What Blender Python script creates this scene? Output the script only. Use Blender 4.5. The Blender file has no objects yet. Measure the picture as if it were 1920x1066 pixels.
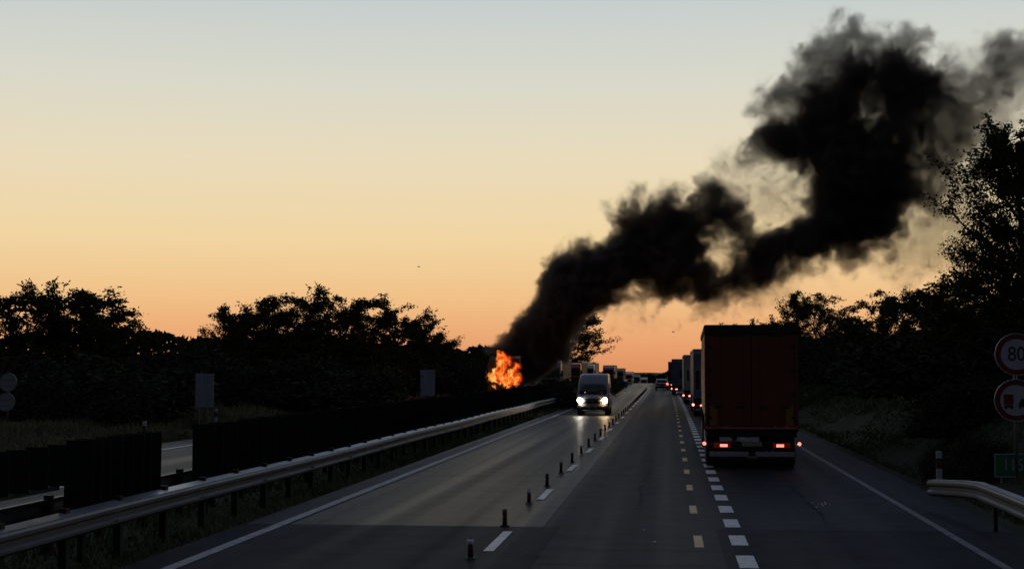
import bpy, bmesh, math, random
import numpy as np
from mathutils import Vector, Matrix

# ------------------------------------------------------------------ camera, sky, exposure
sc = bpy.context.scene
C = sc.collection
R = math.radians
random.seed(7)
rng = np.random.default_rng(11)

H = 2.7                                    # eye height in a lorry cab
YAW, PITCH, FPX = R(6.03), R(3.29), 2800.0
cam_d = bpy.data.cameras.new('camera')
cam = bpy.data.objects.new('camera', cam_d)
C.objects.link(cam)
cam_d.lens = 36.0 * FPX / 1920.0
cam_d.sensor_width = 36.0
cam_d.clip_start, cam_d.clip_end = 0.3, 9000
cam.location = (0, 0, H)
cam.rotation_euler = (R(90) + PITCH, 0, YAW)
sc.camera = cam

world = bpy.data.worlds.new("World")
sc.world = world
world.use_nodes = True
wt = world.node_tree
WN = wt.nodes
bg = WN['Background']
bg.inputs['Strength'].default_value = 0.15
EXPO = 5.24


def wnode(t, **k):
    n = WN.new(t)
    for a, b in k.items():
        setattr(n, a, b)
    return n


sky = wnode('ShaderNodeTexSky', sky_type='NISHITA', sun_disc=False)
sky.sun_elevation = R(-4.0)
sky.sun_rotation = R(0)
sky.air_density, sky.dust_density, sky.ozone_density = 1, 1, 1
tc = wnode('ShaderNodeTexCoord')
sep = wnode('ShaderNodeSeparateXYZ')
wt.links.new(tc.outputs['Generated'], sep.inputs[0])
# dusty lower air: a warm band over the horizon, strongest towards the set sun
ramp = wnode('ShaderNodeValToRGB')
ramp.color_ramp.interpolation = 'LINEAR'


def lin(c):
    return tuple(((v / 255) / 12.92 if v / 255 <= .04045 else ((v / 255 + .055) / 1.055) ** 2.4) for v in c)


mr0 = wnode('ShaderNodeMapRange')
mr0.inputs['From Min'].default_value, mr0.inputs['From Max'].default_value = 0.0, 0.42
wt.links.new(sep.outputs['Z'], mr0.inputs['Value'])
wt.links.new(mr0.outputs[0], ramp.inputs[0])
stops = [(-.5, (222, 146, 98)), (1, (234, 163, 112)), (2, (239, 180, 125)), (3, (241, 195, 139)), (5, (241, 213, 162)), (8, (233, 219, 187)),
         (11, (217, 216, 202)), (14, (199, 207, 204)), (17, (182, 194, 198)), (20, (164, 179, 188)), (24, (142, 160, 174))]
els = ramp.color_ramp.elements
while len(els) < len(stops):
    els.new(0.5)
for e, (d, c) in zip(els, stops):
    e.position = max(0.0, math.sin(R(d)) / .42)
    e.color = tuple(v / (.15 * 2 ** EXPO) for v in lin(c)) + (1,)
azr = wnode('ShaderNodeMapRange', interpolation_type='SMOOTHSTEP')
azr.inputs['From Min'].default_value, azr.inputs['From Max'].default_value = -0.25, 0.93
azr.inputs['To Min'].default_value, azr.inputs['To Max'].default_value = 0.03, 1.0
wt.links.new(sep.outputs['Y'], azr.inputs['Value'])
mulc = wnode('ShaderNodeVectorMath', operation='SCALE')
wt.links.new(ramp.outputs[0], mulc.inputs[0])
wt.links.new(azr.outputs[0], mulc.inputs['Scale'])
hf = wnode('ShaderNodeMapRange', interpolation_type='SMOOTHSTEP')
hf.inputs['From Min'].default_value, hf.inputs['From Max'].default_value = 0.20, 0.40
hf.inputs['To Min'].default_value, hf.inputs['To Max'].default_value = 1.0, 0.0
wt.links.new(sep.outputs['Z'], hf.inputs['Value'])
mixs = wnode('ShaderNodeMix', data_type='RGBA')
wt.links.new(hf.outputs[0], mixs.inputs[0])
wt.links.new(sky.outputs[0], mixs.inputs[6])
wt.links.new(mulc.outputs[0], mixs.inputs[7])
wt.links.new(mixs.outputs[2], bg.inputs['Color'])

sc.view_settings.view_transform = 'Standard'
sc.view_settings.look = 'None'
sc.view_settings.exposure = EXPO
sc.view_settings.gamma = 1
sc.view_settings.use_curve_mapping = False
sc.render.engine = 'CYCLES'
sc.cycles.use_denoising = True
sc.cycles.max_bounces = 6
sc.cycles.diffuse_bounces = 2
sc.cycles.glossy_bounces = 2
sc.cycles.transmission_bounces = 3
sc.cycles.volume_bounces = 0
sc.cycles.transparent_max_bounces = 8
sc.cycles.sample_clamp_indirect = 1.5
sc.cycles.caustics_reflective = False
sc.cycles.caustics_refractive = False
K = 1.0 / 2 ** EXPO                         # lamp strengths are given as seen after exposure


def at(px, py, Y):
    """the place in the world that the photo's pixel (px,py) shows, Y metres up the road"""
    d = cam.rotation_euler.to_matrix() @ Vector(((px - 960) / FPX, -(py - 533) / FPX, -1))
    t = Y / d.y
    return Vector((d.x * t, Y, H + d.z * t))


def sstep(a, b, x):
    t = np.clip((np.asarray(x, float) - a) / (b - a), 0, 1)
    return t * t * (3 - 2 * t)


def bend(Y):
    return -0.7 * (np.maximum(0, np.asarray(Y, float) - 60) / 200) ** 2 * (np.asarray(Y) < 1500)


def dip(Y):
    return -5.0 * sstep(290, 720, Y)


def gz(x, y):
    """height of the terrain"""
    xr = np.asarray(x, float) - bend(y)
    z = 1.9 * sstep(6.3, 10.8, xr) + .6 * sstep(14, 40, xr) - 0.03
    z = z + .5 * sstep(-19.5, -26, xr) + .9 * sstep(-26, -60, xr)
    return z + dip(y)


# ------------------------------------------------------------------ helpers
class MB:
    def __init__(s):
        s.v, s.f = [], []

    def add(s, vs, fs):
        b = len(s.v)
        s.v += [tuple(p) for p in vs]
        s.f += [tuple(i + b for i in f) for f in fs]
        return s

    def box(s, c, d, m=None):
        x, y, z = d[0] / 2, d[1] / 2, d[2] / 2
        vs = [Vector((a, b, e)) for a in (-x, x) for b in (-y, y) for e in (-z, z)]
        if m is not None:
            vs = [m @ p for p in vs]
        vs = [p + Vector(c) for p in vs]
        return s.add(vs, [(0, 1, 3, 2), (4, 6, 7, 5), (0, 4, 5, 1), (2, 3, 7, 6), (0, 2, 6, 4), (1, 5, 7, 3)])

    def tube(s, pts, rs, n=8, cap=True):
        pts = [Vector(p) for p in pts]
        if not hasattr(rs, '__len__'):
            rs = [rs] * len(pts)
        vs, fs = [], []
        for i, p in enumerate(pts):
            t = (pts[min(i + 1, len(pts) - 1)] - pts[max(i - 1, 0)]).normalized()
            a = t.orthogonal().normalized() if abs(t.z) > .9 else t.cross(Vector((0, 0, 1))).normalized()
            b = t.cross(a)
            for k in range(n):
                q = 2 * math.pi * k / n
                vs.append(p + (a * math.cos(q) + b * math.sin(q)) * rs[i])
        for i in range(len(pts) - 1):
            for k in range(n):
                k2 = (k + 1) % n
                fs.append((i * n + k, i * n + k2, (i + 1) * n + k2, (i + 1) * n + k))
        if cap:
            fs.append(tuple(range(n)))
            fs.append(tuple((len(pts) - 1) * n + k for k in reversed(range(n))))
        return s.add(vs, fs)

    def prism(s, prof, axis, a, b, taper=None):
        """closed 2D profile pushed along an axis"""
        n = len(prof)
        vs = []
        for w in (a, b):
            for (p, q) in prof:
                vs.append({'x': (w, p, q), 'y': (p, w, q), 'z': (p, q, w)}[axis])
        fs = [tuple(range(n)), tuple(n + k for k in reversed(range(n)))]
        for k in range(n):
            k2 = (k + 1) % n
            fs.append((k, n + k, n + k2, k2))
        return s.add(vs, fs)

    def build(s, name, m=None, parent=None, smooth=False, bevel=0, loc=None):
        me = bpy.data.meshes.new(name)
        me.from_pydata(s.v, [], s.f)
        bm = bmesh.new()
        bm.from_mesh(me)
        bmesh.ops.recalc_face_normals(bm, faces=bm.faces)
        if bevel:
            es = [e for e in bm.edges if len(e.link_faces) == 2 and e.calc_face_angle(0) > .5]
            bmesh.ops.bevel(bm, geom=es, offset=bevel, segments=2, affect='EDGES', profile=.6)
        bm.to_mesh(me)
        bm.free()
        if m:
            me.materials.append(m)
        if smooth:
            for p in me.polygons:
                p.use_smooth = True
        return link(name, me, parent, loc)


def link(name, me, parent=None, loc=None):
    o = bpy.data.objects.new(name, me)
    C.objects.link(o)
    if parent:
        o.parent = parent
    if loc is not None:
        o.location = loc
    return o


def tag(o, label=None, cat=None, group=None, kind=None):
    if label:
        o['label'] = label
    if cat:
        o['category'] = cat
    if group:
        o['group'] = group
    if kind:
        o['kind'] = kind
    return o


def thing(name, label, cat, loc=(0, 0, 0), rz=0, group=None):
    o = bpy.data.objects.new(name, None)
    C.objects.link(o)
    o.location = loc
    o.rotation_euler = (0, 0, rz)
    o.empty_display_size = .3
    return tag(o, label, cat, group)


def dup(o, parent=None):
    c = o.copy()
    C.objects.link(c)
    c.parent = parent
    for ch in o.children:
        dup(ch, c)
    return c


def mat(name, col, rough=.6, metal=0.0, var=0.25, scale=3.0, bump=0.0, bscale=40.0, spec=.5, coat=0.0):
    m = bpy.data.materials.new(name)
    m.use_nodes = True
    nt = m.node_tree
    p = nt.nodes['Principled BSDF']
    p.inputs['Roughness'].default_value = rough
    p.inputs['Metallic'].default_value = metal
    p.inputs['Specular IOR Level'].default_value = spec
    p.inputs['Coat Weight'].default_value = coat
    t = nt.nodes.new('ShaderNodeTexCoord')
    n = nt.nodes.new('ShaderNodeTexNoise')
    n.inputs['Scale'].default_value = scale
    n.inputs['Detail'].default_value = 5
    nt.links.new(t.outputs['Object'], n.inputs['Vector'])
    mx = nt.nodes.new('ShaderNodeMix')
    mx.data_type = 'RGBA'
    mx.inputs[6].default_value = tuple(v * (1 - var) for v in col) + (1,)
    mx.inputs[7].default_value = tuple(v * (1 + var) for v in col) + (1,)
    mr = nt.nodes.new('ShaderNodeMapRange')
    mr.inputs[1].default_value, mr.inputs[2].default_value = .3, .7
    nt.links.new(n.outputs['Fac'], mr.inputs[0])
    nt.links.new(mr.outputs[0], mx.inputs[0])
    nt.links.new(mx.outputs[2], p.inputs['Base Color'])
    if bump:
        n2 = nt.nodes.new('ShaderNodeTexNoise')
        n2.inputs['Scale'].default_value = bscale
        n2.inputs['Detail'].default_value = 3
        nt.links.new(t.outputs['Object'], n2.inputs['Vector'])
        b = nt.nodes.new('ShaderNodeBump')
        b.inputs['Strength'].default_value = bump
        b.inputs['Distance'].default_value = .01
        nt.links.new(n2.outputs['Fac'], b.inputs['Height'])
        nt.links.new(b.outputs[0], p.inputs['Normal'])
    return m


def glow(name, col, strength):
    m = bpy.data.materials.new(name)
    m.use_nodes = True
    p = m.node_tree.nodes['Principled BSDF']
    p.inputs['Base Color'].default_value = tuple(min(1, c) * .12 for c in col) + (1,)
    p.inputs['Emission Color'].default_value = tuple(col) + (1,)
    p.inputs['Emission Strength'].default_value = strength * K
    p.inputs['Roughness'].default_value = .2
    return m


def asphalt(name, col, rough, streak=.25, spec=.5):
    """worn asphalt: grain, wheel-track polish along the lane, blotches"""
    m = mat(name, col, rough, 0, .3, 1.3, .35, 55, spec)
    nt = m.node_tree
    p = nt.nodes['Principled BSDF']
    t = nt.nodes['Texture Coordinate']
    mp = nt.nodes.new('ShaderNodeMapping')
    mp.inputs['Scale'].default_value = (1.3, .012, 1)
    nt.links.new(t.outputs['Object'], mp.inputs[0])
    n = nt.nodes.new('ShaderNodeTexNoise')
    n.inputs['Scale'].default_value = 1.0
    n.inputs['Detail'].default_value = 4
    nt.links.new(mp.outputs[0], n.inputs[0])
    mr = nt.nodes.new('ShaderNodeMapRange')
    mr.inputs[1].default_value, mr.inputs[2].default_value = .3, .7
    mr.inputs[3].default_value, mr.inputs[4].default_value = rough - .1, rough + .1
    nt.links.new(n.outputs['Fac'], mr.inputs[0])
    nt.links.new(mr.outputs[0], p.inputs['Roughness'])
    src = p.inputs['Base Color'].links[0].from_socket
    mr2 = nt.nodes.new('ShaderNodeMapRange')
    mr2.inputs[1].default_value, mr2.inputs[2].default_value = .3, .7
    mr2.inputs[3].default_value, mr2.inputs[4].default_value = 1 - streak, 1 + streak
    nt.links.new(n.outputs['Fac'], mr2.inputs[0])
    sc_ = nt.nodes.new('ShaderNodeVectorMath')
    sc_.operation = 'SCALE'
    nt.links.new(src, sc_.inputs[0])
    nt.links.new(mr2.outputs[0], sc_.inputs['Scale'])
    nt.links.new(sc_.outputs[0], p.inputs['Base Color'])
    return m


M = {
    'old_asphalt': asphalt('old_asphalt', (.028, .030, .035), .47, .28, .03),
    'asphalt': asphalt('asphalt', (.027, .033, .044), .6, .28, .035),
    'patch': asphalt('patch_asphalt', (.021, .026, .036), .65, .2, .03),
    'seam': asphalt('seam_asphalt', (.050, .052, .056), .55, .1, .08),
    'paint': mat('road_paint', (.74, .74, .72), .5, 0, .22, 6, .2, 60, .4),
    'paint_worn': mat('worn_road_paint', (.36, .37, .38), .6, 0, .45, 5, .2, 60, .3),
    'paint_worn2': mat('grimy_road_paint', (.17, .18, .20), .6, 0, .45, 5, .2, 60, .2),
    'paint_yellow': mat('yellow_road_paint', (.70, .44, .14), .5, 0, .25, 6, .2, 60, .4),
    'soil': mat('verge_soil', (.034, .042, .022), .95, 0, .4, .6, .4, 6, .1),
    'grass': mat('grass', (.085, .115, .05), .75, 0, .4, .25, 0, 1, .2),
    'dry_grass': mat('dry_grass', (.15, .145, .08), .75, 0, .4, .25, 0, 1, .2),
    'leaf': mat('leaf', (.042, .055, .022), .8, 0, .35, .7, 0, 1, .05),
    'leaf2': mat('leaf_dark', (.038, .048, .025), .85, 0, .35, .7, 0, 1, .04),
    'bark': mat('bark', (.06, .05, .04), .9, 0, .3, 4, .5, 20, .2),
    'zinc': mat('galvanised_steel', (.10, .105, .115), .5, .6, .18, 1.2, .15, 8, .5),  # steel darkened for the rail faces, their shade put into the colour
    'zinc_bright': mat('bright_steel', (.34, .35, .37), .42, .85, .3, 1.6, .15, 8, .5),  # the same steel made paler, sky shine on rail tops put into the colour
    'zinc_dull': mat('weathered_steel', (.20, .20, .21), .6, .6, .25, 3, .1, 20, .4),
    'screen': mat('screen_plastic', (.012, .015, .015), .8, 0, .3, 3, 0, 1, .1),
    'rubber': mat('rubber', (.018, .018, .02), .75, 0, .2, 10, .2, 30, .3),
    'post_red': mat('post_plastic', (.05, .012, .016), .6, 0, .2, 9, 0, 1, .3),
    'reflect': mat('reflective_white', (.85, .85, .83), .4, 0, .04, 12, 0, 1, .5),
    'grey_band': mat('grimy_band', (.10, .10, .10), .6, 0, .2, 12, 0, 1, .3),
    'black': mat('black_steel', (.015, .015, .017), .5, .2, .2, 5, 0, 1, .4),
    'chassis': mat('chassis_steel', (.02, .02, .022), .7, .3, .3, 5, .1, 20, .3),
    'red_tarp': mat('red_tarpaulin', (.12, .026, .014), .5, 0, .18, 1.4, .2, 3, .4),
    'red_door': mat('red_door_paint', (.12, .032, .014), .45, 0, .15, 1.2, .05, 4, .4),
    'roof_cover': mat('dark_roof_cover', (.022, .016, .016), .6, 0, .2, 3, 0, 1, .3),
    'ochre': mat('ochre_plate', (.2, .10, .03), .5, 0, .15, 6, 0, 1, .4),
    'sill_red': mat('red_sill_paint', (.34, .09, .075), .4, 0, .25, 5, 0, 1, .5),
    'bumper_grey': mat('bumper_grey', (.26, .29, .33), .45, .1, .15, 5, 0, 1, .4),
    'plate': mat('licence_plate', (.26, .25, .18), .5, 0, .08, 8, 0, 1, .4),
    'blue_grey': mat('bluegrey_curtain', (.10, .13, .18), .5, 0, .15, 1.5, .15, 3, .4),
    'pale_tarp': mat('pale_curtain', (.30, .30, .30), .5, 0, .12, 1.5, .15, 3, .4),
    'white': mat('white_paint', (.72, .72, .72), .3, 0, .06, 2, 0, 1, .5, .4),
    'silver': mat('silver_paint', (.25, .25, .27), .35, .3, .06, 2, 0, 1, .5, .4),
    'cab_red': mat('red_cab_paint', (.5, .10, .07), .35, 0, .08, 2, 0, 1, .5, .4),
    'cab_grey': mat('grey_cab_paint', (.22, .24, .27), .35, 0, .08, 2, 0, 1, .5, .4),
    'char': mat('charred_steel', (.05, .045, .045), .8, .2, .5, 2, .4, 8, .2),
    'glass': mat('dark_glass', (.012, .014, .018), .06, 0, .1, 2, 0, 1, .6),
    'sign_back': mat('sign_back', (.25, .29, .36), .5, .3, .12, 3, 0, 1, .4),
    'sign_white': mat('sign_white', (.34, .38, .46), .45, 0, .06, 4, 0, 1, .4),
    'sign_red': mat('sign_red', (.13, .015, .02), .45, 0, .1, 4, 0, 1, .4),
    'sign_black': mat('sign_black', (.02, .02, .025), .5, 0, .1, 4, 0, 1, .4),
    'sign_green': mat('sign_green', (.02, .15, .085), .45, 0, .1, 4, 0, 1, .4),
    'bird': mat('bird_feather', (.03, .03, .03), .8, 0, .2, 20, 0, 1, .2),
    'head': glow('headlight_glow', (1, .90, .74), 110),
    'head_warm': glow('headlight_glow_warm', (1, .68, .36), 110),
    'tail': glow('tail_lamp_glow', (1, .16, .12), 3.2),
    'tail_far': glow('brake_lamp_glow', (1, .26, .22), 3.5),
    'tail_dim': glow('tail_lamp_dim', (.9, .05, .04), .04),
}

_p = M['old_asphalt'].node_tree.nodes['Principled BSDF']      # traffic-polished binder on the old lane
_p.inputs['Coat Weight'].default_value = .028
_p.inputs['Coat Roughness'].default_value = .20


# ------------------------------------------------------------------ ground and roads
def sheet(name, x0, x1, y0, y1, z, m, parent=None, nx=1, step=10, xf=True):
    ys = list(np.arange(y0, y1, step)) + [y1] if step else [y0, y1]
    mb = MB()
    vs, fs = [], []
    for y in ys:
        for i in range(nx + 1):
            vs.append((x0 + (x1 - x0) * i / nx + (float(bend(y)) if xf else 0), y, z + float(dip(y))))
    w = nx + 1
    for j in range(len(ys) - 1):
        for i in range(nx):
            fs.append((j * w + i, j * w + i + 1, (j + 1) * w + i + 1, (j + 1) * w + i))
    mb.add(vs, fs)
    return mb.build(name, m, parent)


xs = sorted(set(list(np.linspace(-60, 40, 81)) + [-4000, -2000, -900, -400, -200, -120, -85, 60, 90, 150, 300, 700, 1500, 4000]))
ys = sorted(set(list(np.linspace(-40, 120, 41)) + list(np.linspace(130, 760, 46)) + [-300, -120, 900, 1200, 1800, 2600, 4500]))
gm = MB()
gv, gf = [], []
for y in ys:
    for x in xs:
        z = float(gz(x, y))
        if -30 < x < 14:
            z += .05 * math.sin(x * 1.7 + y * .31) * (1 if (x < -18.9 or x > 6.4) else .25)
        r_ = x - float(bend(y))
        if -18.9 < r_ < -10.2 or -7.7 < r_ < 6.0:
            z = float(dip(y)) - .08
        gv.append((x, y, z))
for j in range(len(ys) - 1):
    for i in range(len(xs) - 1):
        w = len(xs)
        gf.append((j * w + i, j * w + i + 1, (j + 1) * w + i + 1, (j + 1) * w + i))
gm.add(gv, gf)
tag(gm.build('ground', M['soil'], smooth=True), kind='structure')

road = sheet('road', -7.5, 5.7, -30, 700, 0, M['old_asphalt'])
tag(road, kind='structure')
sheet('lane_surface', -2.25, 5.7, 25.6, 700, .004, M['asphalt'], road)
sheet('lane_seam', -2.55, -2.2, 25.6, 700, .008, M['seam'], road)
sheet('asphalt_patch', -7.5, 5.7, -30, 25.9, .0085, M['patch'], road)
sheet('asphalt_patch', -1.9, .75, 14, 29, .0125, M['asphalt'], road, step=2)
sheet('edge_line', -6.9, -6.70, -30, 700, .0165, M['paint_worn'], road, step=5)
sheet('edge_line', 4.48, 4.62, -30, 700, .0165, M['paint_worn2'], road, step=5)
opp = sheet('opposite_road', -18.8, -10.4, -30, 700, 0, M['old_asphalt'])
tag(opp, kind='structure')
sheet('edge_line', -17.35, -17.15, -30, 700, .006, M['paint'], opp, step=5)
sheet('edge_line', -10.95, -10.75, -30, 700, .006, M['paint'], opp, step=5)
for k in range(24):
    sheet('lane_dash', -14.15, -14.0, 20 + 12 * k, 24 + 12 * k, .006, M['paint'], opp, step=4)


def dash(x0, x1, y0, y1, m):
    sheet('lane_dash', x0, x1, y0, y1, .0165, m, road, step=0)


for k in range(-4, 70):
    y = 20.75 + 2.67 * k
    dash(.93, 1.19, y, y + 1.4, M['paint'])
sheet('lane_line', .98, 1.14, 20.75 + 2.67 * 70, 500, .0165, M['paint'], road)
for k in range(-2, 24):
    y = 23.1 + 5.44 * k
    dash(.36, .50, y, y + 1.65, M['paint_yellow'])
for k in range(-2, 26):
    y = 22.3 + 8.95 * k
    dash(-2.79, -2.635, y, y + 2.75, M['paint'])

# tar-sealed joints and cracks
for (x0, x1, y) in ((-1.9, .7, 22.6), (-2.2, .8, 24.3), (-1.9, .6, 20.9), (1.3, 4.4, 33.5), (-6.6, -2.6, 38.2)):
    sheet('tar_joint', x0, x1, y, y + .05, .0145, M['patch'], road, step=0)
for (x0, y0, y1) in ((2.7, 27, 60), (-.6, 30, 47)):
    mb = MB()
    yy = np.arange(y0, y1, .8)
    xx = x0 + .10 * np.cumsum(rng.normal(0, .5, len(yy)))
    for i in range(len(yy) - 1):
        w_ = .006 + .012 * rng.uniform()
        mb.add([(xx[i] - w_, yy[i], .0142), (xx[i] + w_, yy[i], .0142), (xx[i + 1] + w_, yy[i + 1], .0142), (xx[i + 1] - w_, yy[i + 1], .0142)], [(0, 1, 2, 3)])
    mb.build('tar_crack', M['patch'], road)

# crumbs of broken plastic and stones lying on the lane
mb = MB()
for k in range(12):
    x, y = random.gauss(3.05, .12), random.gauss(30.6, .35)
    if k > 9:
        x, y = (-.25, -.45)[k - 10], (23.6, 25.4)[k - 10]
    s_ = random.uniform(.012, .024)
    mb.box((x, y, .02 + s_ / 2), (s_ * 2, s_ * 1.5, s_), Matrix.Rotation(random.random() * 3, 3, 'Z'))
tag(mb.build('debris', M['reflect']), 'pale crumbs of debris scattered on the dark asphalt', 'debris', kind='stuff')


# ------------------------------------------------------------------ lane divider posts on the centre line
def divider(y, label, bright, parts=True):
    t = thing('divider_post', label, 'divider post', (-2.86 + float(bend(y)), y, .012 + float(dip(y))),
              group='short divider posts along the centre line')
    if parts:
        MB().tube([(0, 0, 0), (0, 0, .02)], [.085, .075], 12).build('base', M['grey_band'] if bright else M['rubber'], t)
        MB().tube([(0, 0, .02), (0, 0, .12), (0, 0, .215)], [.042, .040, .038], 10).build('post', M['post_red'], t, True)
        MB().tube([(0, 0, .205), (0, 0, .285)], [.043, .043], 10).build('band', M['reflect'] if bright else M['grey_band'], t, True)
        MB().tube([(0, 0, .285), (0, 0, .292), (0, 0, .296)], [.042, .036, .012], 10).build('cap', M['rubber'], t, True)
    else:
        MB().tube([(0, 0, 0), (0, 0, .02), (0, 0, .022), (0, 0, .28), (0, 0, .3)], [.085, .075, .048, .043, .03], 8).build('post', M['post_red'], t, True)
    return t


div_labels = ['nearest dark red divider post with a white reflective band, beside the nearest long white dash',
              'dark divider post with a dull band, at the far end of the nearest long dash',
              'divider post with a bright white band, third nearest on the centre line',
              'dark divider post with a dull band, fourth nearest on the centre line',
              'dark divider post with a dull band, fifth nearest on the centre line',
              'dark divider post with a dull band, sixth nearest on the centre line',
              'divider post with a bright white band, seventh nearest on the centre line']
for k in range(42):
    y = 21.4 + 4.48 * k
    lab = div_labels[k] if k < 7 else ('dark divider post small in the row ahead, before the oncoming van is passed' if y < 88 else
                                       'tiny dark divider post far up the centre line, beyond the oncoming van')
    divider(y, lab, k in (0, 2, 6), k < 14)

# ------------------------------------------------------------------ guardrails
WPROF = [(.0, .0), (.05, .02), (.085, .05), (.085, .09), (.03, .13), (.03, .18), (.085, .22), (.085, .265), (.06, .30), (-.05, .312), (-.05, .298), (.0, .28),
         (.02, .25), (-.02, .19), (-.02, .12), (.02, .06), (-.015, .02)]


def rail_mesh(pts, side=1):
    """W profile swept through (x,y,z of its top) points; side=1 faces +X"""
    vs, fs = [], []
    n = len(WPROF)
    for (x, y, z) in pts:
        for (a, b) in WPROF:
            vs.append((x + side * a, y, z - .31 + b))
    for i in range(len(pts) - 1):
        for k in range(n):
            k2 = (k + 1) % n
            fs.append((i * n + k, i * n + k2, (i + 1) * n + k2, (i + 1) * n + k))
    fs.append(tuple(range(n)))
    fs.append(tuple((len(pts) - 1) * n + k for k in range(n)))
    return MB().add(vs, fs)


def guardrail(label, x, y0, y1, side, post_to, zt=.75, top=.84):
    g = thing('guardrail', label, 'guardrail', (x, y0, 0))
    yy = list(np.arange(y0, y1, 4.0)) + [y1]
    rail_mesh([(float(bend(y)), y - y0, zt + float(dip(y)) + .012 * math.sin(y * 1.3)) for y in yy], side).build('rail', M['zinc'], g)
    cap = MB()
    for ya, yb in zip(yy[:-1], yy[1:]):
        vs = []
        for q in (ya, yb):
            b, z = float(bend(q)), zt + float(dip(q)) + .012 * math.sin(q * 1.3)
            vs += [(b + side * .058, q - y0, z + .002), (b - side * .15, q - y0, z + .03), (b - side * .15, q - y0, z + .022), (b + side * .058, q - y0, z - .004)]
        cap.add(vs, [(0, 4, 5, 1), (1, 5, 6, 2), (2, 6, 7, 3), (3, 7, 4, 0)])
    cap.build('rail_cap', M['zinc_bright'] if side > 0 else M['zinc'], g)  # added top strip; lane-side one carries the sky's shine in its colour
    y = y0 + .6
    while y < min(y1, post_to):
        b = float(bend(y))
        MB().box((b - side * .11, y - y0, top / 2 - .1), (.11, .12, top + .2)).build('post', M['chassis'], g)
        MB().box((b - side * .055, y - y0, zt - .155), (.045, .12, .2)).build('spacer', M['chassis'], g)
        y += 2.0
    for y in np.arange(y0 + 4, min(y1, 60), 4.0):
        mb = MB()
        for zz in (.10, .22):
            for dy in (-.06, .06):
                mb.tube([(float(bend(y)) + side * .05, y - y0 + dy, zt - .31 + zz), (float(bend(y)) + side * .098, y - y0 + dy, zt - .31 + zz)], .016, 6)
        mb.build('bolts', M['zinc_dull'], g)['kind'] = 'stuff'
    return g


guardrail('long galvanised guardrail along the central strip, bright upper edge facing the lane', -8.05, 5, 330, 1, 120)
guardrail('second guardrail behind the dark screens, facing the opposite carriageway', -9.35, 5, 330, -1, 70)
# right-hand guardrail: its far end is bent down and away
g = thing('guardrail', 'short pale guardrail with its end bent down, on the verge below the round signs', 'guardrail', (5.25, 0, 0))
rail_mesh([(-.1, 8, .76), (-.1, 16, .76), (-.02, 21, .76), (.06, 24, .755), (.1, 26.8, .75), (.02, 27.8, .71), (-.20, 30.0, .57)], -1).build('rail', M['zinc'], g)
RP = [(-.1, 8, .76), (-.1, 16, .76), (-.02, 21, .76), (.06, 24, .755), (.1, 26.8, .75), (.02, 27.8, .71), (-.20, 30.0, .57)]
mb = MB()
for (xa, ya, za), (xb, yb, zb) in zip(RP[:-1], RP[1:]):
    vs = []
    for (x_, y_, z_) in ((xa, ya, za), (xb, yb, zb)):
        vs += [(x_ - .06, y_, z_ + .003), (x_ + .07, y_, z_ + .012), (x_ + .07, y_, z_ + .003), (x_ - .06, y_, z_ - .006)]
    mb.add(vs, [(0, 4, 5, 1), (1, 5, 6, 2), (2, 6, 7, 3), (3, 7, 4, 0)])
mb.build('rail_cap', M['zinc_bright'], g)  # added strip, coloured paler than the rail to stand for sky shine
for y, t_ in ((10, .74), (14, .74), (18, .74), (22, .74), (26, .72)):
    MB().box((.17, y, t_ / 2 - .15), (.06, .10, t_ + .3)).build('post', M['chassis'], g)


# ------------------------------------------------------------------ anti-glare screens between the rails
def screen(label, x, y0, y1, ztop, zbot, sp, ang, w=.30):
    g = thing('glare_screen', label, 'glare screen', (x, y0, 0))
    me = None
    y = y0 + .1
    while y < y1:
        if me is None:
            mb = MB()
            pr = [(-w / 2, -.012), (-w / 4, -.02), (0, -.022), (w / 4, -.02), (w / 2, -.012), (w / 2, .012), (0, .018), (-w / 2, .012)]
            mb.prism(pr, 'z', zbot + .06, ztop)
            o = mb.build('slat', M['screen'], g)
            me = o.data
        else:
            o = link('slat', me, g)
        o.location = (float(bend(y)), y - y0, random.uniform(-.012, .012))
        o.rotation_euler = (random.gauss(0, .008), random.gauss(0, .012), R(ang) + random.gauss(0, .05))
        y += sp
    yy = list(np.arange(0, y1 - y0, 4.0)) + [y1 - y0]
    mb = MB()
    for a, b in zip(yy[:-1], yy[1:]):
        mb.box((float(bend(y0 + a)), (a + b) / 2, zbot + .03), (.10, b - a, .06))
    mb.build('base_beam', M['chassis'], g)
    for y in np.arange(.3, min(y1, 90) - y0, 4.0):
        MB().box((float(bend(y + y0)), y, zbot / 2 - .05), (.08, .08, zbot + .1)).build('post', M['chassis'], g)
    return g


screen('short dark glare screen just before the gap in the central strip', -8.45, 20.6, 23.7, 1.70, .60, .42, 10, .40)
screen('raised slatted glare screen with open slits at the left edge, above the second rail', -8.62, 12.2, 20.4, 1.66, 1.02, .62, 14, .30)
screen('long dark glare screen running up the central strip beyond the gap', -8.85, 27.7, 106, 1.68, .40, .5, 10, .42)


# ------------------------------------------------------------------ signs and delineators
def text_mesh(body, size, depth):
    cu = bpy.data.curves.new('lettering', 'FONT')
    cu.body, cu.size, cu.extrude = body, size, depth
    cu.align_x, cu.align_y = 'CENTER', 'CENTER'
    o = bpy.data.objects.new('lettering', cu)
    C.objects.link(o)
    dg = bpy.context.evaluated_depsgraph_get()
    me = bpy.data.meshes.new_from_object(o.evaluated_get(dg))
    bpy.data.objects.remove(o)
    return me


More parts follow.
